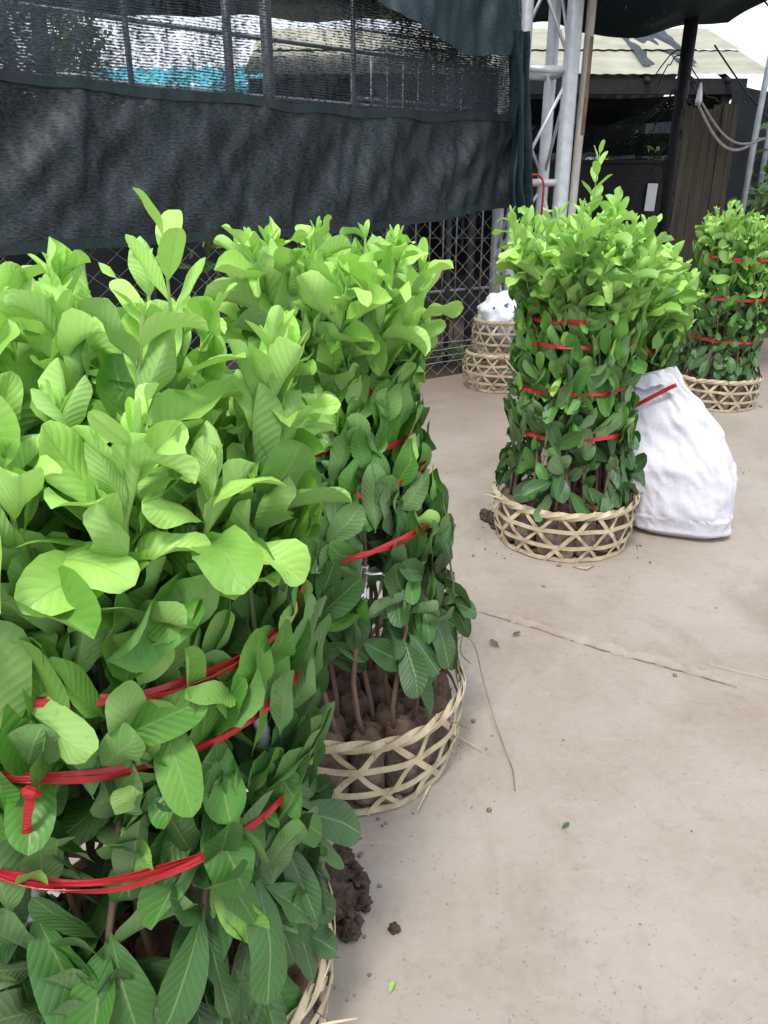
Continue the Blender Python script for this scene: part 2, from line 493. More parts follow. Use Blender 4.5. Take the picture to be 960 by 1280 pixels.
M['trunk'] = noisy('tree_bark', (0.05, 0.04, 0.03), (0.12, 0.10, 0.08), 12, 0.9, 0.1, 0, 0.6, 0.01)

# ------------------------------------------------------------------ leaves
def unit(v): return v / (np.linalg.norm(v) + 1e-12)

class Leaves:
    """collects many leaves into one mesh"""
    def __init__(s, nt_=10, ns=7):
        s.nt, s.ns = nt_, ns
        s.V, s.A, s.F, s.n = [], [], [], 0
        ii, jj = np.meshgrid(np.arange(nt_ - 1), np.arange(ns - 1), indexing='ij')
        a = (ii * ns + jj).ravel()
        s.q = np.stack([a, a + 1, a + ns + 1, a + ns], 1)
        x_ = np.linspace(0, 1, nt_)
        s.T = 0.35 * x_ + 0.65 * 0.5 * (1 - np.cos(np.pi * x_))
        s.S = np.linspace(-1, 1, ns)
    def add(s, base, d, nrm, L, W, bend=0.0, fold=0.3, curl=0.0, wave=0.1, twist=0.0, age=0.5, petiole=0.07, obov=1.0, ph=0.0, warp=None):
        T, S = s.T, s.S
        d = unit(d); side = unit(np.cross(d, nrm)); nrm = np.cross(side, d)
        th = bend * T
        dT = np.diff(T); tm = (th[1:] + th[:-1]) / 2
        dx = np.concatenate([[0], np.cumsum(np.cos(tm) * dT)]) * L
        dz = np.concatenate([[0], np.cumsum(np.sin(tm) * dT)]) * L
        u = np.clip((T - petiole) / (1 - petiole), 0, 1)
        shp = np.power(u, 0.66 * obov) * np.power(np.clip(1 - u, 0, 1), 0.50)
        shp = shp / shp.max()
        wv = np.maximum(shp * W / 2, 0.0011)
        loc_n = -np.sin(th)[:, None] * d + np.cos(th)[:, None] * nrm
        c = base + dx[:, None] * d + dz[:, None] * nrm
        tw = twist * T
        sd_ = np.cos(tw)[:, None] * side + np.sin(tw)[:, None] * loc_n
        nn = -np.sin(tw)[:, None] * side + np.cos(tw)[:, None] * loc_n
        SS = S[None, :]; AA = np.abs(SS)
        h = math.sin(fold) * AA + curl * AA ** 2 + wave * AA * np.sin(T[:, None] * 11.0 + ph + (SS > 0) * 1.9)
        x = SS * math.cos(fold)
        P = c[:, None, :] + (x * wv[:, None])[:, :, None] * sd_[:, None, :] + (h * wv[:, None])[:, :, None] * nn[:, None, :]
        P = P.reshape(-1, 3)
        if warp is not None: P = warp(P)
        A = np.empty((s.nt, s.ns, 3))
        A[:, :, 0] = S[None, :]; A[:, :, 1] = T[:, None]; A[:, :, 2] = age
        s.V.append(P); s.A.append(A.reshape(-1, 3)); s.F.append(s.q + s.n)
        s.n += len(P)
    def build(s, name, mat, parent=None, offset=None):
        V = np.concatenate(s.V); A = np.concatenate(s.A); F = np.concatenate(s.F)
        if offset is not None: V = V - np.asarray(offset)
        me = bpy.data.meshes.new(name)
        me.vertices.add(len(V)); me.vertices.foreach_set('co', V.ravel().astype(np.float32))
        me.loops.add(F.size); me.loops.foreach_set('vertex_index', F.ravel().astype(np.int32))
        me.polygons.add(len(F))
        me.polygons.foreach_set('loop_start', np.arange(0, F.size, 4, dtype=np.int32))
        me.polygons.foreach_set('use_smooth', np.ones(len(F), dtype=bool))
        at = me.attributes.new('leaf', 'FLOAT_VECTOR', 'POINT')
        at.data.foreach_set('vector', A.ravel().astype(np.float32))
        me.materials.append(mat)
        me.update(calc_edges=True); me.validate()
        return link(bpy.data.objects.new(name, me), parent)

# ------------------------------------------------------------------ ground
gb = MB()
gb.add([(-300, -300, -0.02), (300, -300, -0.02), (300, 300, -0.02), (-300, 300, -0.02)], [(0, 1, 2, 3)])
tag(gb.build('ground', M['earth'], smooth=False), kind='structure')

yb = MB()
def yard_z(x, y):
    return 0.0
yb.add([(-12, -6, 0), (12, -6, 0), (12, 7.9, 0), (1.9, 7.9, 0), (1.15, 6.58, 0), (.5 - .806 * 5.2, 6.1 - .592 * 5.2, 0), (-12, -1.5, 0)], [(0, 1, 2, 3, 4, 5, 6)])
tag(yb.build('yard_pavement', M['concrete'], smooth=False), kind='structure')

# raised mortar line across the yard
jb = MB()
p0, p1 = Vector((0.33, 2.32, 0)), Vector((1.02, 1.88, 0))
N = 60
pts = []
for i in range(N):
    t = i / (N - 1)
    p = p0.lerp(p1, t)
    q = Vector((0.54, 0.84, 0)) * (0.006 * math.sin(t * 9) + 0.004 * noise.noise((t * 30, 0, 0)))
    pts.append((p + q, t))
def ridge(u, v):
    i = min(int(u * (N - 1) + 0.5), N - 1)
    p, t = pts[i]
    k = (v - 0.5) * 2
    wd = 0.026 * min(1, 8 * t + 0.2, 8 * (1 - t) + 0.2) * (0.8 + 0.4 * noise.noise((t * 22, 3, 0)))
    n = Vector((0.54, 0.84, 0))
    hh = (1 - abs(k) ** 3) * 0.022 * (0.7 + 0.5 * noise.noise((t * 35, k, 1))) * min(1, 7 * t + .1, 7 * (1 - t) + .1)
    return p + n * k * wd + Vector((0, 0, 0.001 + hh))
jb.grid(ridge, N, 7)
p0b, p1b = Vector((0.98, 1.99, 0)), Vector((1.7, 1.62, 0))
def ridge2(u, v):
    k = (v - 0.5) * 2
    p = p0b.lerp(p1b, u)
    return p + Vector((0.46, 0.89, 0)) * k * 0.009 + Vector((0, 0, 0.001 + (1 - k * k) * 0.010 * (0.6 + 0.6 * noise.noise((u * 30, k, 4)))))
jb.grid(ridge2, 40, 5)
tag(jb.build('pavement_joint', M['concrete']), kind='structure')
# dark strip painting in shade along the near side of the mortar line
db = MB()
def shading(u, v):
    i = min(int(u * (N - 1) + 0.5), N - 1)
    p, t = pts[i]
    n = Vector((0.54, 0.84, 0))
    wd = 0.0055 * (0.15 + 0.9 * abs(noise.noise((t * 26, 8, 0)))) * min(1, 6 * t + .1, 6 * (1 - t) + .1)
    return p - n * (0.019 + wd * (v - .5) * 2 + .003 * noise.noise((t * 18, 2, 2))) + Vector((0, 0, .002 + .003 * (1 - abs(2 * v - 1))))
db.grid(shading, N, 4)
tag(db.build('joint_shade_strip', M['joint_shade']), 'thin dark strip painting shade along the raised mortar line', 'shading', kind='stuff')

# ------------------------------------------------------------------ shade house wall: frame, fence, nets
WO = Vector((0.5, 6.1, 0)); WD = Vector((0.806, 0.592, 0)); WN = Vector((0.592, -0.806, 0))
def wall(t, z, off=0.0):
    p = WO + WD * t + WN * off
    return Vector((p.x, p.y, z))

# chain link fence
fence = empty('chain_link_fence', wall(-2.5, 0))
tag(fence, 'chain-link wire fence with a grey top rail under the hanging black net', 'fence')
fb = MB()
T0, T1, FH = -5.2, 0.72, 1.27
pitch = 0.075
nw = int((T1 - T0) / pitch)
hz = 0.062
nz = int(FH / hz)
loc = fence.location
for i in range(nw):
    ta = T0 + i * pitch
    ptsw = []
    for j in range(nz + 1):
        s = 0.0 if (j % 2 == 0) else 1.0
        if i % 2: s = 1 - s
        jit = 0.006 * noise.noise((i * 0.7, j * 0.5, 2))
        # neighbouring wires hook round each other at their corners
        tt = ta + s * pitch * 1.04
        ptsw.append(wall(tt + jit, 0.02 + j * hz, 0.012 * math.sin(ta * 2.1 + j * .25) + (0.002 if i % 2 else -0.002)) - loc)
    fb.tube(ptsw, 0.0019, 3, cap=False)
fb.build('wire_mesh', M['wire'], fence)
rb = MB()
rb.tube([wall(T0, FH + 0.005) - loc, wall(T1, FH + 0.005) - loc], 0.021, 10)
rb.build('top_rail', M['galv'], fence)
for z in (0.12, 0.17, 0.22, 0.27):
    wb = MB(); wb.tube([wall(T0 + k * .3, z + .004 * math.sin(k * 2.3 + z * 50), 0.02) - loc for k in range(20)], 0.0022, 4); wb.build('strand_wire', M['wire'], fence)
for t in (-4.6, -2.7, -0.9, 0.68):
    pb = MB(); pb.tube([wall(t, 0, -0.03) - loc, wall(t, FH + 0.04, -0.03) - loc], 0.024, 10); pb.build('post', M['galv_dull'], fence)

# steel posts and rails of the shade house behind the net
frame = empty('steel_frame', wall(-2.0, 0, -0.5))
tag(frame, 'grey steel tube frame of uprights and rails behind the black shade net', 'frame')
fl = frame.location
for t, r in ((-4.3, .04), (-2.18, .018), (-1.55, .028), (-1.28, .038), (-0.62, .016), (0.28, .022), (0.52, .032)):
    b = MB(); b.tube([wall(t, 0, -0.35) - fl, wall(t, 3.3, -0.35) - fl], r, 10); b.build('upright', M['dark_steel'], frame)
for z, r in ((3.1, .03), (1.95, .016), (2.28, .014)):
    b = MB(); b.tube([wall(-5.5, z, -0.41) - fl, wall(0.9, z - .05, -0.41) - fl], r, 8); b.build('rail', M['galv_dull'], frame)

# grille gate of thin bars standing behind the fence end
gate = empty('barred_gate', wall(0.2, 0, -0.75))
tag(gate, 'pale grey gate of thin upright bars behind the end of the chain-link fence', 'gate')
gl = gate.location
b = MB()
for z in (0.55, 1.42, 2.0, 2.45):
    b.tube([wall(-0.35, z, -0.75) - gl, wall(1.45, z, -0.75) - gl], 0.013, 8)
b.tube([wall(-0.35, 0, -0.75) - gl, wall(-0.35, 2.45, -0.75) - gl], 0.02, 8)
b.tube([wall(1.45, 0, -0.75) - gl, wall(1.45, 2.45, -0.75) - gl], 0.02, 8)
b.build('gate_frame', M['galv_dull'], gate)
for k in range(11):
    t = -0.35 + 1.8 * (k + 1) / 12
    b = MB(); b.tube([wall(t, 0.0, -0.735) - gl, wall(t, 2.45, -0.735) - gl], 0.007, 6); b.build('bar', M['galv_dull'], gate)

# lower dense net
def net_fold(t, z, amp=1.0):
    a = 0.060 * noise.noise((t * 2.6 - z * 1.1, z * 0.7, 3.1)) + 0.030 * noise.noise((t * 13 - z * 2.5, z * 1.4, 23.0)) + 0.035 * noise.noise((t * 5.5 - z * 4.5, z * 2.2, 7.7)) + 0.02 * noise.noise((t * 11 - z * 3, z * 4, 17.7))
    a += 0.02 * noise.noise((t * 17 + z * 9, z * 3, 1.3))
    sag = math.exp(-((t + 1.95) / 0.10) ** 2) * 0.05      # gathered seam
    return amp * (a + sag)
def hem_z(t):
    return 1.06 + 0.035 * t * 0 + 0.19 * max(0, min(1, (t + 2.2) / 2.7)) ** 1.3 + 0.02 * math.sin(t * 2.2) + 0.012 * noise.noise((t * 3, 0, 0))
def top_z(t):
    return 1.86 + 0.03 * math.sin(t * 1.3) + (0.05 * noise.noise((t * 2, 9, 0)))
TL, TRr = -5.4, 0.62
def low_fn(u, v):
    t = TL + (TRr - TL) * u
    z0, z1 = hem_z(t), top_z(t)
    z = z0 + (z1 - z0) * v
    edge = math.sin(v * math.pi) * 0.5 + 0.6
    return wall(t, z, 0.10 + net_fold(t, z, edge * 1.25))
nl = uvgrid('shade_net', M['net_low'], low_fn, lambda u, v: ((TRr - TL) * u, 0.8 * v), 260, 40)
tag(nl, 'dense black shade net hung in folds over the upper part of the chain-link fence', 'shade net')
def hem_fn(zf, w_, off):
    def fn(u, v):
        t = TL + (TRr - TL) * u
        z = zf(t) + (v - 0.5) * w_
        return wall(t, z, off + 0.10 + net_fold(t, zf(t), 0.72))
    return fn
uvgrid('hem', M['hem'], hem_fn(lambda t: hem_z(t) + 0.012, 0.055, 0.012), lambda u, v: (u * 6, v), 200, 3, nl)
uvgrid('hem', M['hem'], hem_fn(lambda t: top_z(t) - 0.02, 0.05, 0.014), lambda u, v: (u * 6, v), 200, 3, nl)

# upper open net, up to the eave
def up_fn(u, v):
    t = TL + (TRr - TL) * u
    z = 1.80 + (3.25 - 1.80) * v
    return wall(t, z, 0.06 + 0.6 * net_fold(t, z, 0.7))
nu_ = uvgrid('shade_net', M['net_up'], up_fn, lambda u, v: ((TRr - TL) * u, 1.45 * v), 200, 30)
tag(nu_, 'thin see-through black shade net stretched above the dense net with sky behind it', 'shade net')

# second dense strip drooping diagonally in front of the sky
def drp_fn(u, v):
    t = -1.95 + (2.2 + .12 * (1 - v)) * u
    top = 3.25
    bot = 2.72 - 0.52 * min(1, u * 1.25) + 0.03 * math.sin(u * 7)
    z = bot + (top - bot) * v
    return wall(t, z, 0.16 + net_fold(t, z, 0.9) + 0.08 * (1 - v))
nd_ = uvgrid('shade_net', M['net_teal'], drp_fn, lambda u, v: (2.6 * u, 0.9 * v), 120, 24)
tag(nd_, 'dark teal shade net drooping from the eave beside the steel mast', 'shade net')
# corner drape hugging the mast
def cor_fn(u, v):
    z = 1.05 + (2.36 - 1.05) * v
    t = 0.30 + (.12 + 0.12 * (1 - v)) * u + 0.06 * (1 - v) + 0.03 * noise.noise((v * 5, u * 3, 0))
    return wall(t, z, 0.24 + 0.05 * math.sin(u * 16 + v * 3) + 0.02 * noise.noise((u * 9, v * 6, 3)))
nc_ = uvgrid('shade_net', M['net_teal'], cor_fn, lambda u, v: (0.4 * u, 1.2 * v), 40, 40)
tag(nc_, 'bunched end of dark shade net gathered at the corner against the steel mast', 'shade net')

# dark patches of doubled cloth in the upper left of the thin net
for (t, z0, z1, wd, lean) in ((-2.68, 1.9, 3.2, 0.07, -0.06), (-2.52, 1.9, 3.2, 0.13, 0.05)):
    b = MB()
    b.tube([wall(t + lean * (z - 1.9), z, -0.9) for z in np.linspace(0, z1, 8)], [wd / 2 * (1 - 0.05 * i) for i in range(8)], 8)
    o = b.build('timber_post', M['dark_wood'])
    tag(o, 'thick dark timber post behind the thin net at the picture\'s upper left corner' if wd > .12 else 'thinner leaning timber post behind the thin net beside a thick one', 'post')

# black net backing added to darken the strip behind the fence
o = uvgrid('dark_backing_net', M['net_back'], lambda u, v: wall(-7.5 + 8.6 * u, 1.95 * v, -1.9 + .06 * math.sin(u * 60) + .05 * noise.noise((u * 20, v * 2, 0))), lambda u, v: (8.6 * u, 1.95 * v), 160, 10)
tag(o, 'black net backing added to keep the gap behind the fence dark', 'shade net')

# ------------------------------------------------------------------ truss mast
mast = empty('truss_mast', (1.15, 6.62, 0), R(12))
tag(mast, 'tall galvanised steel lattice mast of four tubes at the corner of the net', 'mast')
HS = 0.185
legs = {(-1, -1): .05, (1, -1): .058, (-1, 1): .046, (1, 1): .046}
for (sx, sy), r in legs.items():
    b = MB(); b.tube([(sx * HS, sy * HS, z) for z in np.linspace(0, 5.2, 6)], r, 16); b.build('leg', M['galv'], mast)
lev = [0.30, 0.85, 1.42, 2.18, 2.95, 3.7, 4.5]
for z in lev:
    for (x0, y0, x1, y1) in ((-1, -1, 1, -1), (1, -1, 1, 1), (1, 1, -1, 1), (-1, 1, -1, -1)):
        b = MB(); b.tube([(x0 * HS, y0 * HS, z), (x1 * HS, y1 * HS, z)], 0.026, 10); b.build('rung', M['galv'], mast)
for i in range(len(lev) - 1):
    za, zb = lev[i] + .03, lev[i + 1] - .03
    for q, (x0, y0, x1, y1) in enumerate(((-1, -1, 1, -1), (1, -1, 1, 1), (1, 1, -1, 1), (-1, 1, -1, -1))):
        a, c = (za, zb) if (i + q) % 2 == 0 else (zb, za)
        b = MB(); b.tube([(x0 * HS, y0 * HS, a), (x1 * HS, y1 * HS, c)], 0.013, 8); b.build('brace', M['galv'], mast)
# red hose hooked over the lower rung
b = MB()
hp = []
for k in range(15):
    a = math.pi * k / 14
    hp.append(Vector((1.17, 6.43, 0)) + Vector((-0.03 - 0.075 * math.cos(a), -0.045, 1.39 + 0.085 * math.sin(a))))
hp = [hp[0] - Vector((0, 0, .22)), hp[0] - Vector((0, 0, .1))] + hp + [hp[-1] - Vector((0, 0, .1)), hp[-1] - Vector((0, -.02, .3))]
b.tube(hp, 0.0085, 8)
tag(b.build('hose', M['red']), 'short red hose hooked over a rung of the lattice mast', 'hose')
# weathered pole leaning along the mast
b = MB(); b.tube([(1.47, 6.5, 0), (1.475, 6.52, 1.2), (1.50, 6.54, 2.6), (1.515, 6.56, 4.2)], [.034, .033, .033, .032], 12)
pl_ = tag(b.build('pole', M['rust']), 'pale painted pole with a rusty patch standing right of the mast', 'pole')
b = MB(); b.tube([(1.488, 6.529, 1.75), (1.493, 6.533, 1.95), (1.496, 6.537, 2.2), (1.499, 6.539, 2.4)], [.0345, .036, .0355, .0345], 12)
b.build('rust_patch', M['rust_patch'], pl_)

# ------------------------------------------------------------------ far structures
# dark shade roof over the mast, carried unseen towards the camera for extra shade
def can_fn(u, v):
    x = 1.2 + 1.95 * u
    y = 5.0 + 3.25 * v
    return Vector((x, y, 2.86 - 0.08 * v + 0.05 * math.sin(u * 9) * v + 0.05 * noise.noise((u * 5, v * 4, 0)) - 0.06 * math.sin(u * math.pi)))
tag(uvgrid('shade_canopy', M['net_teal'], can_fn, lambda u, v: (2.15 * u, 1.35 * v), 60, 30), 'dark teal net canopy overhead between the mast and the cream roofed shed', 'canopy')
# unseen overhead net added to darken the area behind the fence
def roof_fn(u, v):
    x = -8 + 9.0 * u; y = 7.2 + 3.2 * v + (x + 2) * 0.12
    return Vector((x, y, 3.25 + 0.05 * noise.noise((u * 12, v * 5, 2))))
tag(uvgrid('shade_canopy', M['net_back'], roof_fn, lambda u, v: (9 * u, 3.2 * v), 80, 30), 'unseen black net roof added to shade the growing area behind the fence', 'canopy')

# cream roofed shed
shed = empty('open_shed', (1.4, 10.5, 0))
tag(shed, 'low open shed with a cream sheet roof and dark underside beyond the mast', 'shed')
so = Vector(shed.location)
rfb = MB()
def roofp(x, s, lift=0.0):
    # s from eave 0 to ridge 1
    return Vector((x, 10.0 + 1.7 * s, 2.62 + 0.72 * s + lift))
NXR = 54
xa, xb = -1.6, 4.45
def roof_sheet(s0, s1, lift):
    def fn(u, v):
        s = s0 + (s1 - s0) * v
        x = xa + (xb - 0.25 * s - xa) * u
        return roofp(x, s, lift + 0.004 * math.sin(u * 2 * math.pi * 40)) - so
    return fn
rfb.grid(roof_sheet(0, 0.52, 0.0), 260, 4)
rfb.build('roof_sheet', M['cream'], shed)
rfb = MB(); rfb.grid(roof_sheet(0.48, 1.0, 0.025), 260, 4); rfb.build('roof_sheet', M['cream'], shed)
rfb = MB(); rfb.grid(lambda u, v: Vector((xa + (xb - .25 - xa) * u, 11.7 + 1.7 * v, 3.34 - .72 * v + 0.012 * math.sin(u * 163))) - so, 260, 3); rfb.build('roof_sheet', M['cream'], shed)
b = MB(); b.box(Vector((1.3, 10.06, 2.50)) - so, (5.7, 0.06, 0.16)); b.build('eave_beam', M['black'], shed, False)
for x in (-1.4, 0.4, 2.2, 3.95):
    for y in (10.12, 13.2):
        b = MB(); b.box(Vector((x, y, 1.22)) - so, (0.09, 0.09, 2.42)); b.build('post', M['dark_wood'], shed, False)
for x in (3.0, 3.5, 3.92):
    b = MB(); b.tube([roofp(x, -0.02, -.06) - so, roofp(x - .1, 1, -.06) - so], 0.03, 8); b.build('rafter', M['dark_wood'], shed)

# dark hangings beneath the shed eave, each a drape of net
def drape(name, x0, x1, y, z0, z1, dz, depth, seed, label, mt='net_back'):
    def fn(u, v):
        x = x0 + (x1 - x0) * u
        sagz = -0.10 * math.sin(u * math.pi) + 0.06 * noise.noise((u * 4, seed, 0))
        return Vector((x, y + depth * (1 - v) + 0.04 * noise.noise((u * 12, v * 4, seed)), z0 + (z1 - z0) * v + dz * u + sagz))
    o = uvgrid(name, M[mt], fn, lambda u, v: ((x1 - x0) * u, (z1 - z0) * v), 60, 16)
    return tag(o, label, 'shade net')
drape('hanging_net', -1.6, 4.1, 10.16, 2.22, 2.46, 0.0, 0.5, 1.0, 'black net valance hanging straight below the eave of the cream roofed shed')
drape('hanging_net', 1.6, 3.1, 9.7, 1.86, 2.10, 0.16, 1.2, 2.0, 'loosely sagging black net slung low under the shed behind the pale pole', 'net_up')
drape('hanging_net', 2.4, 4.6, 10.9, 2.05, 2.24, -0.12, 1.4, 3.0, 'black net slung under the shed above the plank panel', 'net_up')
drape('hanging_net', 1.2, 5.0, 12.4, 1.72, 1.90, 0.05, 2.0, 4.0, 'far black net swag beneath the back of the shed', 'net_up')

drape('hanging_net', 3.95, 5.9, 9.9, 0.9, 2.52, -0.12, 0.3, 6.0, 'black net sheet hanging at the open right end of the cream roofed shed')
# far shade house: roof, side net, rows of stakes
def far_roof(u, v):
    x = -14 + 26 * u; y = 14 + 16 * v
    return Vector((x, y, 2.55 + 0.12 * math.sin(u * 40) * (0.4 + v) + 0.1 * noise.noise((u * 14, v * 6, 5))))
far = empty('shade_house', (0, 22, 0))
tag(far, 'long low shade house of black net in the distance behind the sheds', 'shade house')
fo = Vector(far.location)
o = uvgrid('roof', M['net_back'], lambda u, v: far_roof(u, v) - fo, lambda u, v: (26 * u, 16 * v), 140, 30, far)
o = uvgrid('side_net', M['net_up'], lambda u, v: Vector((-14 + 26 * u, 14 + .1 * noise.noise((u * 30, v * 3, 0)), 1.55 + 1.0 * v)) - fo, lambda u, v: (26 * u, 1.0 * v), 120, 8, far)
o = uvgrid('back_net', M['net_back'], lambda u, v: Vector((-14 + 26 * u, 30 + .1 * noise.noise((u * 30, v * 3, 0)), 2.6 * v)) - fo, lambda u, v: (26 * u, 2.6 * v), 120, 8, far)
for i in range(14):
    for y in (14.1, 22, 29.8):
        b = MB(); b.tube([Vector((-13.5 + i * 1.95, y, 0)) - fo, Vector((-13.5 + i * 1.95, y, 2.6)) - fo], 0.035, 6); b.build('post', M['galv_dull'], far)

# teal tarpaulin roof and pale sheds beyond it
b = MB()
b.grid(lambda u, v: Vector((-4.9 + 3.25 * u, 14.2 + 1.2 * v, 3.02 + .40 * v + 0.03 * math.sin(u * 70) + 0.03 * noise.noise((u * 6, v * 3, 0)))), 120, 5)
b.box((-3.28, 14.22, 2.93), (3.25, .05, .16))
for x in (-4.85, -3.3, -1.72): b.tube([(x, 14.3, 0), (x, 14.3, 3.0)], .04, 6)
tag(b.build('tarpaulin_shelter', M['teal_sheet']), 'bright teal sheet roofed shelter seen through the thin net', 'shelter')
b = MB()
b.grid(lambda u, v: Vector((-7.6 + 2.4 * u, 18 + 2 * v, 3.5 + .5 * v + .02 * math.sin(u * 90))), 90, 4)
for x in (-7.5, -5.3): b.tube([(x, 18.1, 0), (x, 18.1, 3.5)], .05, 6)
tag(b.build('shelter', M['cream']), 'cream roofed shelter left of the teal roof, seen through the net', 'shelter')

# dark low wall, plank panel, card, cable
b = MB()
b.box((2.05, 8.6, 0.82), (1.75, 0.12, 1.64))
b.box((2.05, 8.6, 1.655), (1.80, 0.17, 0.03))
tag(b.build('dark_wall', M['black'], None, False), 'black sheeted wall under the shed behind the tall bundle', 'wall')
b = MB(); b.box((2.72, 8.51, 1.32), (0.10, 0.012, 0.26), Matrix.Rotation(R(2), 3, 'Y'))
tag(b.build('card', M['white'], None, False), 'small white card fixed at the end of the black wall', 'card')
pan = empty('plank_panel', (2.66, 7.05, 0))
tag(pan, 'upright grey panel of vertical wooden planks behind the far right bundle', 'panel')
xk = -0.215
i = 0
while xk < 0.20:
    wk = random.uniform(0.045, 0.085)
    b = MB()
    b.box((xk + wk / 2, random.uniform(-.006, .006), 1.0 + random.uniform(-.02, .03)), (wk - 0.003, 0.022, 2.0 + random.uniform(-.03, .05)))
    b.build('board', M['wood'], pan, False)
    xk += wk
for z in (0.3, 1.0, 1.8):
    b = MB(); b.box((0, 0.035, z), (0.44, 0.03, 0.07)); b.build('batten', M['dark_wood'], pan, False)
b = MB()
cp = []
for k in range(30):
    s = k / 29
    cp.append((2.50 + 0.55 * s, 6.95 - .03 * math.sin(s * 3), 2.02 - 0.20 * math.sin(s * math.pi) - 0.26 * s))
b.tube(cp, 0.012, 6)
cp2 = [(x + .03, y - .01, z + 0.05 * math.sin(i / 29 * 3.14)) for i, (x, y, z) in enumerate(cp)]
b.tube(cp2, 0.009, 6)
tag(b.build('rope', M['rope']), 'grey rope looped across the top of the plank panel', 'rope')
b = MB(); b.tube([(2.52, 6.98, 2.0), (2.52, 6.98, 2.03), (2.52, 6.98, 2.10), (2.52, 6.98, 2.16)], [.018, .028, .02, .008], 10)
tag(b.build('insulator', M['white']), 'small white knob tied at the top of the plank panel', 'insulator')
b = MB()
b.tube([(2.66, 7.9, 0), (2.68, 7.9, 1.4), (2.70, 7.9, 3.0)], [.05, .055, .065], 8)
for k in range(26):
    a = random.uniform(0, 6.28); z = random.uniform(1.7, 2.7)
    pp = [Vector((2.69, 7.9, z))]
    for q in range(6):
        pp.append(pp[-1] + Vector((math.cos(a) * .05 + random.uniform(-.03, .03), math.sin(a) * .03, -0.05 + random.uniform(-.05, .05))))
    b.tube(pp, 0.006, 4)
tag(b.build('timber_post', M['black']), 'black post wrapped in tangled netting behind the plank panel', 'post')
# scraps of grey net over the cream roof edge
def scrap(u, v):
    x = 3.0 + 0.62 * u; s = 0.15 + 0.8 * v
    q = roofp(x, s, 0.03 + 0.03 * noise.noise((u * 6, v * 5, 2)))
    q.z += -0.0
    return q + Vector((0, -0.02, 0.15 * (1 - abs(2 * u - 1)) * (v - .8)))
tag(uvgrid('net_scrap', M['net_up'], scrap, lambda u, v: (0.6 * u, 1.3 * v), 30, 30), 'ragged piece of thin black net thrown over the cream roof', 'shade net')

# slim poles and cables against the sky on the right
for (x0, x1, y, h, lab) in ((3.52, 3.62, 8.2, 4.0, 'slim grey pole rising against the sky beside the cream roof'), (4.16, 4.22, 9.3, 4.6, 'slimmer bent pole against the sky at the picture\'s right edge')):
    b = MB(); b.tube([(x0, y, 0), ((x0 + x1) / 2 - .02, y, h / 2), (x1, y, h)], [.035, .03, .022], 8)
    tag(b.build('slim_pole', M['galv_dull']), lab, 'pole')
b = MB()
for sag, z0, z1 in ((.5, 3.6, 2.5), (.35, 3.3, 2.2), (.6, 2.6, 1.6)):
    b.tube([(3.0 + 2.0 * s, 8.1 + .4 * s, z0 + (z1 - z0) * s - sag * math.sin(s * math.pi) * .5) for s in np.linspace(0, 1, 16)], 0.008, 5)
tag(b.build('cables', M['black']), 'thin dark cables sagging past the slim poles by the cream roof', 'cable')

# ------------------------------------------------------------------ weeds, shrubs and a tree in the back
def shrub(name, loc, rad, h, n, mat, label, cat, group=None, age=(.2, .9), L=.12, z0=0.05, trunk=None):
    root = empty(name, loc)
    tag(root, label, cat, group)
    lv = Leaves(5, 3)
    rg = np.random.default_rng(int(abs(loc[0] * 91 + loc[1] * 37)) + 5)
    cl = [(rg.normal(0, .45, 3) * np.array([rad, rad, h * .35]) + np.array([0, 0, z0 + h * .55])) for _ in range(9)]
    for _ in range(n):
        c = cl[rg.integers(len(cl))]
        p = c + rg.normal(0, 1, 3) * np.array([rad * .28, rad * .28, h * .16])
        p[2] = max(p[2], z0)
        d = unit(rg.normal(0, 1, 3) + np.array([0, 0, .4]) + 0.6 * unit(np.array([p[0], p[1], 0.01])))
        nn = unit(np.cross(d, rg.normal(0, 1, 3)))
        if nn[2] < 0: nn = -nn
        ll = L * rg.uniform(.6, 1.3)
        lv.add(p, d, nn, ll, ll * .42, bend=-rg.uniform(0, .8), age=rg.uniform(*age), fold=.2)
    lv.build('foliage', mat, root)
    b = MB()
    for _ in range(5 if trunk is None else 1):
        c = cl[rg.integers(len(cl))]
        if trunk: c = np.array([0, 0, z0 + h * .8])
        b.tube([(rg.normal(0, .03), rg.normal(0, .03), -0.02), tuple(c * .5 + np.array([0.02, 0, .02])), tuple(c)], [(trunk or .012), (trunk or .012) * .8, .005], 6)
    b.build('stem' if trunk is None else 'trunk', M['trunk'], root)
    return root
shrub('weed', tuple(wall(-0.35, 0, -.45)), .22, 1.0, 260, M['weed'], 'straggly green weed growing behind the chain-link fence', 'weed', 'weeds behind the fence', L=.10)
shrub('weed', tuple(wall(-1.2, 0, -.9)), .35, 1.3, 300, M['weed'], 'straggly green weed growing behind the chain-link fence', 'weed', 'weeds behind the fence', L=.10)
shrub('weed', tuple(wall(0.3, 0, -.12)), .16, .16, 160, M['weed'], 'low weed creeping at the foot of the chain-link fence', 'weed', None, L=.05)
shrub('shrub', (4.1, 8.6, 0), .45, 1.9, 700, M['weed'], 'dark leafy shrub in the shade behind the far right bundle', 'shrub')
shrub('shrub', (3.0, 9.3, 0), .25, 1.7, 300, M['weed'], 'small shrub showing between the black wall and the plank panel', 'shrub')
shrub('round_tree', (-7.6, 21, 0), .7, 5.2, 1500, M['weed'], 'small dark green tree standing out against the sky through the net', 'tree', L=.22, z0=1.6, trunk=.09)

# dark hedge beyond the right hand shrub
b = MB()
tag(shrub('hedge', (5.4, 11.5, 0), 1.6, 2.0, 2600, M['weed'], 'tall dark hedge mass closing the view at the right edge', 'hedge', L=.14))

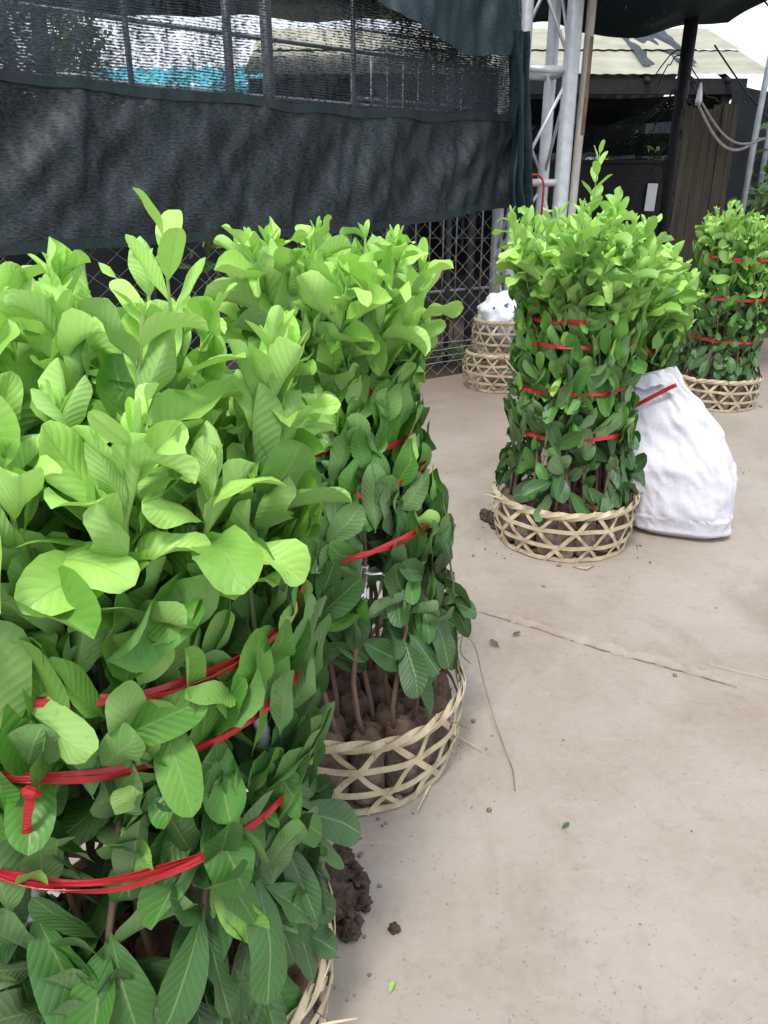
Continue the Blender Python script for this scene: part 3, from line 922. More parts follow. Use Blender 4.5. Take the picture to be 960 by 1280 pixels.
# ------------------------------------------------------------------ baskets
def basket(loc, r0, r1, h, rz, label, group, mat, n=13, levels=4, flare=0.012, sd_=0, tilt=None):
    root = empty('bamboo_basket', loc, rz)
    tag(root, label, 'basket', group)
    if tilt: root.rotation_euler = (tilt[0], tilt[1], rz)
    rg = random.Random(sd_)
    def rad(z):
        s = z / h
        return r0 + (r1 - r0) * s + flare * math.sin(s * math.pi)
    def pt(a, z, off=0.0):
        wob = 0.006 * noise.noise((math.cos(a) * 1.5 + sd_, math.sin(a) * 1.5, z * 4))
        r = rad(z) + off + wob
        return Vector((r * math.cos(a), r * math.sin(a), z + 0.006 * noise.noise((math.cos(a) * 2, math.sin(a) * 2, 5 + sd_ + z))))
    def band(z, width, off, thick, name, nn=120, waver=0.0):
        b = MB()
        P, Nn = [], []
        ph = rg.uniform(0, 6)
        for k in range(nn + 1):
            a = 2 * math.pi * k / nn
            P.append(pt(a, z + waver * math.sin(a * 2 + ph), off + 0.0022 * math.cos(a * n)))
            Nn.append((math.cos(a), math.sin(a), 0.0))
        b.strip(P, Nn, width, thick)
        return b.build(name, mat, root, False)
    for i in range(levels):
        z = h * i / (levels - 1)
        if i == 0: band(0.012, 0.016, 0.0, 0.004, 'hoop')
        elif i < levels - 1: band(z, 0.016, 0.002, 0.002, 'hoop', waver=0.004)
    # twisted rim: three canes wound together
    b = MB()
    for q in range(3):
        P, Nn = [], []
        for k in range(181):
            a = 2 * math.pi * k / 180
            ph = a * 9 + q * 2.1
            P.append(pt(a, h + 0.008 * math.sin(ph), 0.004 + 0.006 * math.cos(ph)))
            Nn.append((math.cos(a), math.sin(a), 0.5 * math.sin(ph)))
        b.strip(P, Nn, 0.017, 0.0022)
    b.build('rim', mat, root, False)
    # diagonal splints both ways
    b = MB()
    slope = math.pi * 2 / n * (levels - 1) / 2 * 0.93
    for sgn in (-1, 1):
        for k in range(n):
            a0 = 2 * math.pi * (k + (0.25 if sgn > 0 else 0.0)) / n + rg.uniform(-.02, .02)
            P, Nn = [], []
            m = 18
            wd = rg.uniform(.011, .017)
            over = rg.uniform(0.0, .012)
            for j in range(m + 1):
                s = j / m
                z = 0.004 + (h + over) * s
                a = a0 + sgn * slope * s
                P.append(pt(a, min(z, h + .02), 0.0035 * sgn * math.cos(s * math.pi * (levels - 1) * 2) + 0.001))
                Nn.append((math.cos(a), math.sin(a), 0))
            b.strip(P, Nn, wd, 0.0018)
    b.build('splints', mat, root, False)
    # woven base: flat splints crossing the floor
    b = MB()
    for q, an in enumerate((0, 60, 120)):
        for off in np.linspace(-r0 * .8, r0 * .8, 6):
            hl = math.sqrt(max(r0 * r0 - off * off, 0)) - 0.004
            ca, sa = math.cos(R(an)), math.sin(R(an))
            P = [Vector((ca * s - sa * off, sa * s + ca * off, 0.004 + 0.0026 * q)) for s in np.linspace(-hl, hl, 7)]
            b.strip(P, [(0, 0, 1)] * 7, 0.014, 0.002)
    b.build('base', mat, root, False)
    # loose splint ends
    for q in range(3):
        b = MB()
        a = rg.uniform(0, 6.28)
        z = rg.choice([0.01, h, h * .66])
        P0 = pt(a, z, 0.006)
        tdir = Vector((-math.sin(a), math.cos(a), 0)) * rg.choice([-1, 1]) + Vector((math.cos(a), math.sin(a), 0)) * rg.uniform(.2, .8)
        tdir.z = rg.uniform(0.0, .3)
        P = [P0 + tdir * s + Vector((0, 0, -0.02 * (s / .09) ** 2 if z > .05 else 0.0)) for s in (0, .03, .06, .09)]
        b.strip(P, [(math.cos(a) * .4, math.sin(a) * .4, 1)] * 4, [.006, .0055, .004, .002], 0.0012)
        b.build('loose_splint', mat, root, False)
    return root

# ------------------------------------------------------------------ saplings
def root_mesh(k):
    rg = random.Random(k)
    b = MB()
    hgt = 0.172; r = 0.0385
    def fn(u, v):
        a = u * 2 * math.pi
        prof = [0.0, .62, .9, 1.0, 1.04, 1.03, .98, .92, .80, .5, 0.0]
        zz = [0.0, 0.0, .02, .10, .3, .5, .68, .82, .93, .99, 1.0]
        j = v * 10; j0 = min(int(j), 9); f = j - j0
        pr = prof[j0] * (1 - f) + prof[j0 + 1] * f
        z = (zz[j0] * (1 - f) + zz[j0 + 1] * f) * hgt
        nn = noise.noise((math.cos(a) * 1.7 + k * 9, math.sin(a) * 1.7, z * 22)) * 0.13 + noise.noise((math.cos(a) * 6, math.sin(a) * 6 + k, z * 70)) * 0.10
        rr = r * pr * (1 + nn)
        return Vector((rr * math.cos(a), rr * math.sin(a), z + 0.012 * noise.noise((math.cos(a) * 3 * pr, math.sin(a) * 3 * pr, k)) * (v > .6)))
    b.grid(fn, 22, 21, close_u=True)
    # fine roots escaping
    for q in range(9):
        a = rg.uniform(0, 6.28); z = rg.uniform(.08, .165)
        p = Vector((r * .9 * math.cos(a), r * .9 * math.sin(a), z)); P = [p]
        dd = Vector((math.cos(a), math.sin(a), rg.uniform(-.2, .5)))
        for s in range(5):
            dd = (dd + Vector((rg.uniform(-1, 1), rg.uniform(-1, 1), rg.uniform(-1, .4))) * .7).normalized()
            P.append(P[-1] + dd * .013)
        b.tube(P, .0009, 3, cap=False)
    return b
root_balls = []
def get_root(k):
    return root_balls[k % len(root_balls)]
for k in range(7):
    o = root_mesh(k).build('root_ball', M['soil'])
    root_balls.append(o.data)
    bpy.data.objects.remove(o)

def interp(x, tab):
    for (a, b), (c, d) in zip(tab[:-1], tab[1:]):
        if x <= c:
            f = (x - a) / (c - a)
            f = f * f * (3 - 2 * f)
            return b + (d - b) * f
    return tab[-1][1]

def bundle(loc, prof, ties, H, label, group, seed, Lr=(.10, .14), rings=((0, 1), (.075, 6), (.15, 12), (.220, 17)), det=(10, 7), special=None, aspect=.465,
           spread=1.0, zlow=.255, lean=(0, 0), dens=1.0, tape_n=0, root_r=1.03):
    """saplings standing in a basket, gathered by ties. prof: [(z, radius)]"""
    rg = np.random.default_rng(seed)
    cx, cy, _ = loc
    ptab = [(z, prof_r) for z, prof_r in prof]
    zs = np.array([p[0] for p in ptab]); rs = np.array([p[1] for p in ptab])
    zf = np.linspace(0, 1.8, 181)
    rf = np.array([interp(z, ptab) for z in zf])
    tie_top = max(ties)
    rmax = max(r for r, _ in rings)
    count = 0
    def axis(z):
        return np.array([cx + lean[0] * max(z - .2, 0), cy + lean[1] * max(z - .2, 0)])
    for (rr, n) in rings:
        for k in range(n):
            phi = 2 * math.pi * (k + .5 * rg.uniform(-.3, .3)) / n + rr * 9
            r_b = rr + rg.uniform(-.006, .006)
            base = np.array([cx + r_b * math.cos(phi), cy + r_b * math.sin(phi), 0.015])
            rel = rr / rmax
            h = H * rg.uniform(.88, 1.02) * (1.0 - 0.06 * rel)
            # stem curve
            def spos(z, h=h, rel=rel, phi=phi, r_b=r_b):
                Rz = np.interp(z, zf, rf)
                rad_ = r_b + (rel * max(Rz - .042, .02) - r_b) * min(1, max(0, (z - .17) / .28))
                if z > tie_top + .05:
                    rad_ = rad_ + (z - tie_top - .05) * .10 * rel * spread
                a = axis(z)
                return np.array([a[0] + rad_ * math.cos(phi + .12 * math.sin(z * 9 + k)), a[1] + rad_ * math.sin(phi + .12 * math.sin(z * 9 + k)), z])
            root = empty('sapling', tuple(base))
            root.rotation_euler = (0, 0, 0)
            tag(root, label, 'sapling', group)
            # root ball (shared mesh)
            ro = bpy.data.objects.new('root_ball', get_root(int(rg.integers(0, 7))))
            link(ro, root)
            ro.rotation_euler = (0, 0, rg.uniform(0, 6.28))
            ro.scale = (root_r, root_r, rg.uniform(.88, 1.08))
            # stem
            zz = np.concatenate([np.linspace(.15, h, 12)])
            sb = MB()
            sb.tube([Vector(spos(z)) - Vector(base) for z in zz], [0.0062 * (1 - .62 * (i / 11)) for i in range(12)], 7)
            sb.build('stem', M['bark'], root)
            outer = rel > .9
            # leaves
            lv = Leaves(*det)
            z_start = zlow if outer else (0.32 if rel > .5 else .78) * H
            nleaf = int((55 if outer else (30 if rel > .5 else 15)) * dens * rg.uniform(.9, 1.1))
            psi0 = rg.uniform(0, 6.28)
            for i in range(nleaf):
                f = (i + rg.uniform(0, .6)) / nleaf
                z = z_start + (h - z_start) * (f ** 0.92)
                top = min(1, max(0, (z - tie_top) / max(h - tie_top, .01)))       # 0 at the ties, 1 at the tip
                p = spos(z)
                psi = psi0 + i * 2.3999
                # pressed leaves face outward
                dphi = (psi - phi + math.pi) % (2 * math.pi) - math.pi
                squeeze = (0.42 if outer else .7) + (.45 if top > .25 else 0) * .8
                psi = phi + dphi * min(1.0, squeeze)
                e = np.array([math.cos(psi), math.sin(psi), 0.0])
                up = np.array([0, 0, 1.0])
                free = top > 0.02
                if free:
                    tau = R(rg.uniform(28, 88)) * (0.45 + .55 * (1 - top * .75)) * spread
                    if outer and rg.random() < .3: tau += R(25)
                    ll = rg.uniform(*Lr) * (1.04 - .50 * max(0, top - .55) / .45)
                    bend = rg.uniform(-1.9, .2) if rg.random() < .6 else rg.uniform(-.2, 1.7)
                else:
                    below = z < min(ties) - .03
                    ll = rg.uniform(*Lr) * rg.uniform(.85, 1.15)
                    if rg.random() < (.42 if below else .68):
                        tau = R(rg.uniform(8, 48)); bend = rg.uniform(-.9, .5)
                    else:
                        tau = R(rg.uniform(88, 150)); bend = rg.uniform(-.5, .3)
                    if below and tau > 1.5: ll *= 1.2
                over = False
                if outer and not free and rg.random() < .62:
                    for zt in ties:
                        if -.085 < z - zt < .012:
                            over = True
                    if over:
                        tau = R(rg.uniform(14, 40)); bend = rg.uniform(-.7, .2)
                        a_ = axis(z); r_p = np.linalg.norm(p[:2] - a_); Rz = np.interp(z, zf, rf)
                        p = p + e * max(0.0, Rz - .006 - r_p)
                if not free:
                    a_ = axis(z); r_p = np.linalg.norm(p[:2] - a_)
                    zt_ = z + ll * .6 * math.cos(tau)
                    room = max(.008, np.interp(zt_, zf, rf) - r_p + rg.uniform(.0, .03))
                    tm_ = math.asin(min(1.0, room / (ll * .85)))
                    tau = min(tau, tm_) if tau < 1.5 else max(tau, math.pi - tm_ - .15)
                    bend *= .6
                if not outer and not free: ll *= .9
                d = math.cos(tau) * up + math.sin(tau) * e
                nrm = math.sin(tau) * up - math.cos(tau) * e
                if not free:                       # pressed leaves lie every way across the bundle
                    sw = rg.normal(0, .62)
                    t2 = np.cross(e, d)
                    d = d * math.cos(sw) + t2 * math.sin(sw)
                    n2_ = nrm - d * np.dot(nrm, d)
                    nrm = unit(n2_)
                # roll about the midrib
                rl = rg.normal(0, .38) if free else rg.normal(0, .30)
                s_ = np.cross(d, nrm)
                nrm = nrm * math.cos(rl) + s_ * math.sin(rl)
                if (not free) and tau < 1.0 and rg.random() < .5: nrm = -nrm; bend = -bend        # seen from the upper face
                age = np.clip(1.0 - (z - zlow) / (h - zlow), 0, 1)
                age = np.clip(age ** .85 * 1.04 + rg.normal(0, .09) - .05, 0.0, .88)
                if (not free) and rg.random() < .003: age = .97
                if (not free) and rg.random() < .13: age = max(0.15, age - .4); ll *= .7
                dlt = rg.uniform(-.024, .002) if rg.random() < .62 else rg.uniform(.008, .038)
                wt = 1.0 - min(1, max(0, (z - tie_top - .02) / .12))
                stiff = 0.25
                ztip = z + ll * math.cos(tau)
                if over: dlt = rg.uniform(.014, .032)
                if z < min(ties) - .04: wt = .7
                def warp(P, dlt=dlt, wt=wt):
                    ax = np.stack([cx + lean[0] * np.maximum(P[:, 2] - .2, 0), cy + lean[1] * np.maximum(P[:, 2] - .2, 0)], 1)
                    q = P[:, :2] - ax
                    r = np.linalg.norm(q, axis=1) + 1e-9
                    Rm = np.interp(P[:, 2], zf, rf) + dlt
                    w2 = wt * np.clip(1 - (P[:, 2] - tie_top - .03) / .14, 0, 1)
                    ex = np.maximum(r - Rm, 0)
                    r2 = r - ex * (1 - stiff) * w2
                    P = P.copy()
                    P[:, :2] = ax + q * (r2 / r)[:, None]
                    # never through the floor
                    P[:, 2] = np.maximum(P[:, 2], 0.02)
                    return P
                lv.add(p, d, nrm, ll, ll * rg.uniform(aspect * .86, aspect * 1.12), bend=bend, fold=rg.uniform(.05, .85 if free else .5), curl=rg.uniform(-.6, .9) if free else rg.uniform(-.45, .3),
                       wave=rg.uniform(.08, .5) if free else rg.uniform(.03, .28), twist=rg.normal(0, .6), age=float(age), petiole=rg.uniform(.06, .11), obov=rg.uniform(.85, 1.35), ph=rg.uniform(0, 6), warp=warp)
            # pale tip bud of tiny leaves
            p = spos(h)
            for i in range(5):
                psi = psi0 + i * 2.4
                e = np.array([math.cos(psi), math.sin(psi), 0.0])
                tau = R(rg.uniform(8, 38))
                d = math.cos(tau) * np.array([0, 0, 1.0]) + math.sin(tau) * e
                nrm = math.sin(tau) * np.array([0, 0, 1.0]) - math.cos(tau) * e
                ll = rg.uniform(.018, .05)
                lv.add(p - np.array([0, 0, .004]), d, nrm, ll, ll * .36, bend=rg.uniform(-.3, .5), fold=.6, age=0.0, ph=1)
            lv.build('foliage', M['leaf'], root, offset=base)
            # white grafting tape on some outer stems
            if outer and tape_n and (count % tape_n == 0):
                tb = MB()
                za = rg.uniform(.46, .64)
                P = [Vector(spos(z)) - Vector(base) for z in np.linspace(za, za + .095, 16)]
                tb.tube(P, [0.0085 + .0016 * (i % 2) for i in range(16)], 8)
                # loose tail
                q = P[-3]; e = Vector((math.cos(phi), math.sin(phi), 0)); tg = Vector((-e.y, e.x, 0))
                tb.strip([q + e * .009, q + e * .02 + tg * .012, q + e * .028 + tg * .03 + Vector((0, 0, .004)), q + e * .03 + tg * .05 - Vector((0, 0, .008))],
                         [(0, 0, 1)] * 4, .010, .0012)
                tb.build('grafting_tape', M['tape'], root)
                root['label'] = label.replace('sapling', 'sapling with white tape on its stem', 1) if len(label.split()) <= 10 else root['label']
            count += 1
    return rf, zf, axis

def tie(bnd, z, label, group, tilt=.02, phi0=0.0, width=.012, off=0.004, seed=0, loc=(0, 0, 0), strands=2, tail=None):
    rf, zf, axis = bnd
    b = MB()
    nn = 150
    for q in range(strands):
        P, Nn, W = [], [], []
        for k in range(nn + 1):
            a = 2 * math.pi * k / nn
            zz = z + tilt * math.cos(a - phi0) + 0.006 * noise.noise((math.cos(a) * 2 + seed, math.sin(a) * 2, q * 3)) + (q - .5) * .004 * math.sin(a * 3 + seed)
            r = float(np.interp(zz, zf, rf)) + off + .0025 * q + 0.004 * noise.noise((math.cos(a) * 3, math.sin(a) * 3 + seed, q))
            ax = axis(zz)
            P.append((ax[0] + r * math.cos(a) - loc[0], ax[1] + r * math.sin(a) - loc[1], zz))
            Nn.append((math.cos(a), math.sin(a), .9 * math.sin(a * 5 + q * 1.7 + seed) * abs(math.sin(a * 2.5 + seed))))
            W.append(width * (.75 + .35 * abs(math.sin(a * 4 + q + seed))))
        b.strip(P, Nn, W, .0011)
    if tail is not None:
        a, dl, sw = tail
        zz = z + tilt * math.cos(a - phi0)
        r = float(np.interp(zz, zf, rf)) + off + .030
        ax = axis(zz)
        P = []
        for s in np.linspace(0, 1, 8):
            aa = a + sw * s
            P.append((ax[0] + (r + .004 * math.sin(s * 5)) * math.cos(aa) - loc[0], ax[1] + (r + .004 * math.sin(s * 5)) * math.sin(aa) - loc[1], zz + .006 - dl * s))
        b.strip(P, [(math.cos(a + .5 * math.sin(q_ * 1.9)), math.sin(a + .5 * math.sin(q_ * 1.9)), 0) for q_ in range(8)], [width * (.8 + .35 * abs(math.sin(q_ * 1.3))) for q_ in range(8)], .0012)
        b.tube([Vector(P[0]) + Vector((-.007, 0, .004)), Vector(P[0]) + Vector((-.003, -.003, .006)), Vector(P[0]) + Vector((.004, -.002, .002)), Vector(P[0]) + Vector((.008, .001, -.003))], [.003, .0065, .006, .003], 8)
    o = b.build('plastic_tie', M['red'], None, False)
    o.location = (loc[0], loc[1], 0)
    return tag(o, label, 'tie', group)

# ---- bundle positions
B1, B2, B3, B3b, B4 = (-0.37, 0.91, 0), (-0.09, 1.63, 0), (0.735, 2.95, 0), (1.03, 3.49, 0), (2.26, 5.22, 0)

basket(B1, .255, .278, .20, .3, 'bamboo basket cut off by the bottom edge of the photo, under the nearest bundle', 'bamboo baskets', M['cane'], sd_=1)
basket(B2, .255, .278, .205, .9, 'bamboo basket half hidden by the nearest bundle, second from the camera', 'bamboo baskets', M['cane'], sd_=2)
basket(B3, .255, .278, .20, 1.7, 'bamboo basket in mid yard beside the white sack, seen whole', 'bamboo baskets', M['cane'], sd_=3)
basket(B3b, .255, .278, .20, .5, 'bamboo basket almost hidden behind the white sack', 'bamboo baskets', M['cane'], sd_=4)
basket(B4, .25, .275, .20, 2.2, 'bamboo basket of saplings farthest right, near the plank panel', 'bamboo baskets', M['cane'], sd_=5)

b1 = bundle(B1, [(0, .25), (.2, .27), (.42, .27), (.58, .252), (.66, .272), (.735, .252), (.785, .268), (.835, .25), (.97, .26), (1.3, .275)], (.58, .735, .835), 1.235,
            'large leaved sapling packed in the nearest bundle, left in front', 'saplings in the nearest bundle', 21, Lr=(.098, .145), det=(13, 9), tape_n=2, dens=1.2, spread=.82, aspect=.425)
b2 = bundle(B2, [(0, .25), (.2, .262), (.45, .262), (.576, .215), (.66, .215), (.734, .175), (.79, .185), (.837, .155), (.89, .165), (.946, .145), (1.05, .19), (1.4, .24)],
            (.576, .734, .837, .946), 1.28, 'large leaved sapling packed in the bundle just behind the nearest one', 'saplings in the second bundle', 22, Lr=(.105, .145), det=(12, 7), zlow=.385, aspect=.44, tape_n=9, spread=1.0, lean=(-.01, 0))
b3 = bundle(B3, [(0, .25), (.2, .258), (.36, .255), (.486, .215), (.57, .24), (.653, .205), (.74, .232), (.82, .205), (.865, .22), (.905, .20), (1.02, .26), (1.4, .30)],
            (.486, .653, .82, .905), 1.30, 'leafy sapling packed in the bundle left of the white sack', 'saplings in the bundle by the sack', 23, Lr=(.10, .150), det=(9, 5), zlow=.28, spread=1.15, aspect=.45, lean=(-.01, 0))
b3b = bundle(B3b, [(0, .25), (.2, .265), (.45, .27), (.58, .25), (.72, .245), (.85, .29), (1.4, .32)], (.46, .72), 1.13,
             'leafy sapling packed in the bundle standing behind the white sack', 'saplings in the bundle behind the sack', 24, Lr=(.10, .150), det=(8, 5), spread=1.1, aspect=.46)
b4 = bundle(B4, [(0, .25), (.2, .25), (.33, .25), (.465, .225), (.6, .25), (.73, .235), (.85, .25), (.97, .235), (1.4, .27)], (.465, .73, .97), 1.27,
            'leafy sapling packed in the farthest bundle at the photo\'s right edge', 'saplings in the farthest bundle', 25, Lr=(.085, .13), det=(7, 5), aspect=.46, spread=.9)

g1, g2, g3, g4 = ('red ties on the nearest bundle', 'red ties on the second bundle', 'red ties on the bundle by the sack', 'red ties on the farthest bundle')
tie(b1, .835, 'topmost red plastic tie around the nearest bundle', g1, .02, 2.8, .0085, seed=1, loc=B1, off=.003)
tie(b1, .735, 'red plastic tie with a knotted tail, middle of the nearest bundle', g1, .012, R(170), .0095, seed=2, loc=B1, tail=(R(-88), .085, -.07), off=.004)
tie(b1, .59, 'lowest red plastic tie around the nearest bundle', g1, .018, R(165), .0085, seed=3, loc=B1, strands=3, off=.005)
tie(b2, .946, 'topmost red plastic tie around the second bundle', g2, .006, 0, .009, seed=4, loc=B2, off=.003)
tie(b2, .837, 'red plastic tie second from the top of the second bundle', g2, .006, 1, .009, seed=5, loc=B2, off=.003)
tie(b2, .734, 'red plastic tie third from the top of the second bundle', g2, .035, R(-10), .010, seed=6, loc=B2, off=.004)
tie(b2, .596, 'lowest and most slanting red plastic tie of the second bundle', g2, .06, R(-25), .010, seed=7, loc=B2, off=.004)
for z, nm, tl in ((.905, 'topmost', .005), (.82, 'second highest', .008), (.653, 'third highest', .012), (.486, 'lowest', .010)):
    tie(b3, z, nm + ' red plastic tie around the bundle left of the white sack', g3, tl, R(30), .013, seed=z * 50, loc=B3, off=.004)
tie(b3b, .72, 'red plastic tie around the bundle behind the white sack', None, .015, 1, .014, seed=9, loc=B3b, off=.004)
for z, nm in ((.465, 'lowest'), (.73, 'middle'), (.97, 'topmost')):
    tie(b4, z, nm + ' red plastic tie around the farthest bundle', g4, .02, 2, .015, seed=z * 70, loc=B4, off=.003)

# taller shoots
def tall_shoot(base, top, n, L, label, group, seed, age0=.0, z_leaf=.8, det=(9, 7)):
    rg = np.random.default_rng(seed)
    root = empty('sapling', base)
    tag(root, label, 'sapling', group)
    ro = link(bpy.data.objects.new('root_ball', get_root(seed)), root)
    bpt = np.array(base); tp = np.array(top)
    def pos(s): return bpt + (tp - bpt) * s + np.array([0, 0, 0]) + np.array([.012 * math.sin(s * 8), .01 * math.cos(s * 7), 0])
    b = MB(); b.tube([Vector(pos(s)) - Vector(base) for s in np.linspace(.1, 1, 14)], [.0058 - .0042 * i / 13 for i in range(14)], 8)
    b.build('stem', M['bark'], root)
    lv = Leaves(*det)
    for i in range(n):
        s = z_leaf + (1 - z_leaf) * i / (n - 1)
        p = pos(s)
        psi = i * 2.4 + seed
        e = np.array([math.cos(psi), math.sin(psi), 0])
        f = i / (n - 1)
        tau = R(70 - 48 * f)
        d = math.cos(tau) * np.array([0, 0, 1.]) + math.sin(tau) * e
        nrm = math.sin(tau) * np.array([0, 0, 1.]) - math.cos(tau) * e
        ll = L * (1 - .55 * f) * rg.uniform(.9, 1.1)
        lv.add(p, d, nrm, ll, ll * .46, bend=rg.uniform(-.5, .3), fold=.3, wave=.08, age=age0 + .15 * (1 - f), ph=i)
    lv.build('foliage', M['leaf'], root, offset=bpt)
tall_shoot((.72, 3.03, .015), (.765, 3.06, 1.45), 15, .125, 'tallest sapling, its pale shoot rising high above the bundle by the sack', 'saplings in the bundle by the sack', 3, z_leaf=.76)
tall_shoot((-.25, .86, .015), (-.245, .86, 1.262), 11, .125, 'sapling with one upright pale shoot standing out above the nearest bundle', 'saplings in the nearest bundle', 5, z_leaf=.82, det=(12, 9))

# ------------------------------------------------------------------ white sack
def sack():
    root = empty('white_sack', (1.22, 3.0, 0))
    tag(root, 'full white woven sack leaning on the bundle of saplings in mid yard', 'sack')
    o = Vector(root.location)
    b = MB()
    nu, nv = 140, 100
    right = Vector((.94, -.33, 0)).normalized()
    fwd = Vector((.33, .94, 0)).normalized()
    tabw = [(0, .150), (.04, .190), (.18, .214), (.40, .232), (.60, .222), (.78, .190), (.90, .166), (1.0, .170)]
    tabd = [(0, .085), (.05, .125), (.2, .15), (.45, .142), (.7, .085), (.88, .035), (1.0, .012)]
    def fn(u, v):
        if v <= .06:
            k = v / .06; t = 0.0
        else:
            k = 1.0; t = (v - .06) / .94
        wv, dv = interp(t, tabw) * k, interp(t, tabd) * k
        a = 2 * math.pi * u
        ca, sa = math.cos(a), math.sin(a)
        ex = .62 if t < .15 else .8
        x = math.copysign(abs(ca) ** ex, ca) * wv
        y = math.copysign(abs(sa) ** ex, sa) * dv
        # corner ears at the bottom
        if t < .10 and abs(ca) > .8: x *= 1 + .16 * (1 - t / .10) * (abs(ca) - .8) / .2
        c = right * (0.02 - (.265 * t ** 1.9)) + fwd * (.02 + .10 * t)
        z = 0.004 + .61 * t - .05 * t * (x / .15) * -1.0 * (1 if t > .6 else t / .6)
        if t == 0: z = 0.004 + 0.02 * (1 - k) * 0
        p = c + right * x + fwd * y
        dirn = (right * ca + fwd * sa)
        wr = .013 * noise.noise((a * 1.1 * 2, z * 5, 2.0)) + .010 * noise.noise((ca * 5 + z * 6, sa * 5, z * 12)) + .005 * noise.noise((ca * 14 + z * 10, sa * 14, z * 22))
        cr_ = .5 - abs(noise.noise((ca * 2.6 + 9, sa * 2.6 + z * 3, z * 6)))
        wr += -.005 * max(0, cr_ - .38) / .12 * .6 - .0025 * max(0, .06 - abs(noise.noise((ca * 4 - z * 7, sa * 4, z * 9 + 4)))) / .06
        wr += .010 * math.sin(a * 9 + z * 8) * max(0, t - .55) / .45
        wr *= min(1, t * 6 + .1) * k
        p = p + dirn * wr
        return Vector((p.x, p.y, max(z, .004)))
    b.grid(fn, nu, nv, close_u=True)
    b.build('sack_cloth', M['sack'], root)
    # turned-over mouth
    b = MB()
    def fold(u, v):
        x = (-.155 + .31 * u)
        t = .985
        c = right * (0.02 - (.265 * t ** 1.9)) + fwd * (.02 + .10 * t)
        z = .004 + .61 * t + .05 * (x / .15)
        p = c + right * x - fwd * (.018 + .030 * v + .006 * math.sin(u * 12)) 
        return Vector((p.x, p.y, z + .022 * math.sin(u * 3.3 + .4) - .075 * v * (.5 + .8 * abs(noise.noise((u * 4, 0, 1)))) + .008 * noise.noise((u * 9, v * 3, 4))))
    b.grid(fold, 40, 10)
    b.build('sack_mouth', M['sack'], root)
    b = MB()
    P = []
    for s in np.linspace(0, 1, 14):
        x = -.02 + .15 * s; t = .90
        c = right * (0.02 - (.265 * t ** 1.9)) + fwd * (.02 + .10 * t)
        z = .004 + .61 * t + .05 * (x / .15) - .035 + .05 * s
        p = c + right * x - fwd * (.062 + .004 * math.sin(s * 7))
        P.append((p.x, p.y, z))
    b.strip(P, [(-fwd.x, -fwd.y, .4)] * 14, .016, .003)
    o2 = b.build('sack_tie', M['red'], root)
    return root
sack()
# child meshes above were built in world coordinates: shift them into the sack's frame
for o in bpy.data.objects:
    if o.parent and o.parent.name.startswith('white_sack'):
        pass

# ------------------------------------------------------------------ stacked baskets with a bag by the fence
bk5 = (0.86, 5.74, 0)
basket(bk5, .235, .25, .26, .2, 'lower of two empty weathered baskets stacked against the fence', 'stacked empty baskets', M['cane_old'], n=13, levels=5, flare=.03, sd_=8)
basket((bk5[0] + .02, bk5[1], .262), .205, .215, .23, 1.2, 'upper of two empty weathered baskets stacked against the fence, holding a bag', 'stacked empty baskets', M['cane_old'], n=13, levels=4, flare=.02, sd_=9)
b = MB()
def bagf(u, v):
    a = 2 * math.pi * u; th = math.pi * v
    r = 1 + .22 * noise.noise((math.cos(a) * math.sin(th) * 2.3, math.sin(a) * math.sin(th) * 2.3, math.cos(th) * 2.3)) + .10 * noise.noise((math.cos(a) * 7 * math.sin(th), math.sin(a) * 7 * math.sin(th), math.cos(th) * 7))
    return Vector((.19 * r * math.sin(th) * math.cos(a), .19 * r * math.sin(th) * math.sin(a), .16 - .16 * r * math.cos(th)))
b.grid(bagf, 48, 32, close_u=True)
o = b.build('plastic_bag', M['bag'])
o.location = (bk5[0] + .02, bk5[1] - .01, .37)
tag(o, 'crumpled white plastic bag with blue print stuffed in the stacked baskets', 'bag')

# ------------------------------------------------------------------ soil clods and litter
def clod(loc, r, seed, label, group=None, name='soil_clod'):
    b = MB()
    def fn(u, v):
        a = 2 * math.pi * u; th = math.pi * v
        d = Vector((math.sin(th) * math.cos(a), math.sin(th) * math.sin(a), math.cos(th)))
        q = 1 + .45 * noise.noise(d * 1.6 + Vector((seed, 0, 0))) + .25 * noise.noise(d * 4.5 + Vector((0, seed, 0))) + .16 * noise.noise(d * 11 + Vector((seed, seed, 0)))
        p = d * r * q
        return Vector((p.x, p.y, max(p.z * .8 + r * .55, 0)))
    b.grid(fn, 48 if r > .015 else 20, 32 if r > .015 else 14, close_u=True)
    o = b.build(name, M['clod'])
    o.location = loc
    return tag(o, label, 'soil clod', group)
for k, (x, y, r) in enumerate(((-.085, 1.12, .036), (-.105, 1.18, .036), (-.055, 1.18, .024), (-.12, 1.13, .05), (-.066, 1.065, .020), (-.09, 1.24, .026), (-.048, 1.135, .020), (-.052, 1.09, .012), (-.04, 1.16, .010), (-.06, 1.215, .014), (-.035, 1.12, .008))):
    clod((x, y, 0), r, k * 3.3, 'crumbly lump of dark soil in the heap between the two nearest baskets', 'lumps of the soil heap')
for k, (x, y, r) in enumerate(((.455, 3.13, .03), (.475, 3.07, .022), (.445, 3.18, .02), (.47, 3.03, .014))):
    clod((x, y, 0), r, k * 2.1 + 40, 'lump of soil spilled at the left foot of the mid yard basket', 'soil spilled by the mid yard basket')
clod((.02, 1.075, 0), .011, 77, 'single small clod on the pavement just right of the soil heap')
rg = random.Random(5)
crumbs = MB()
n = 0
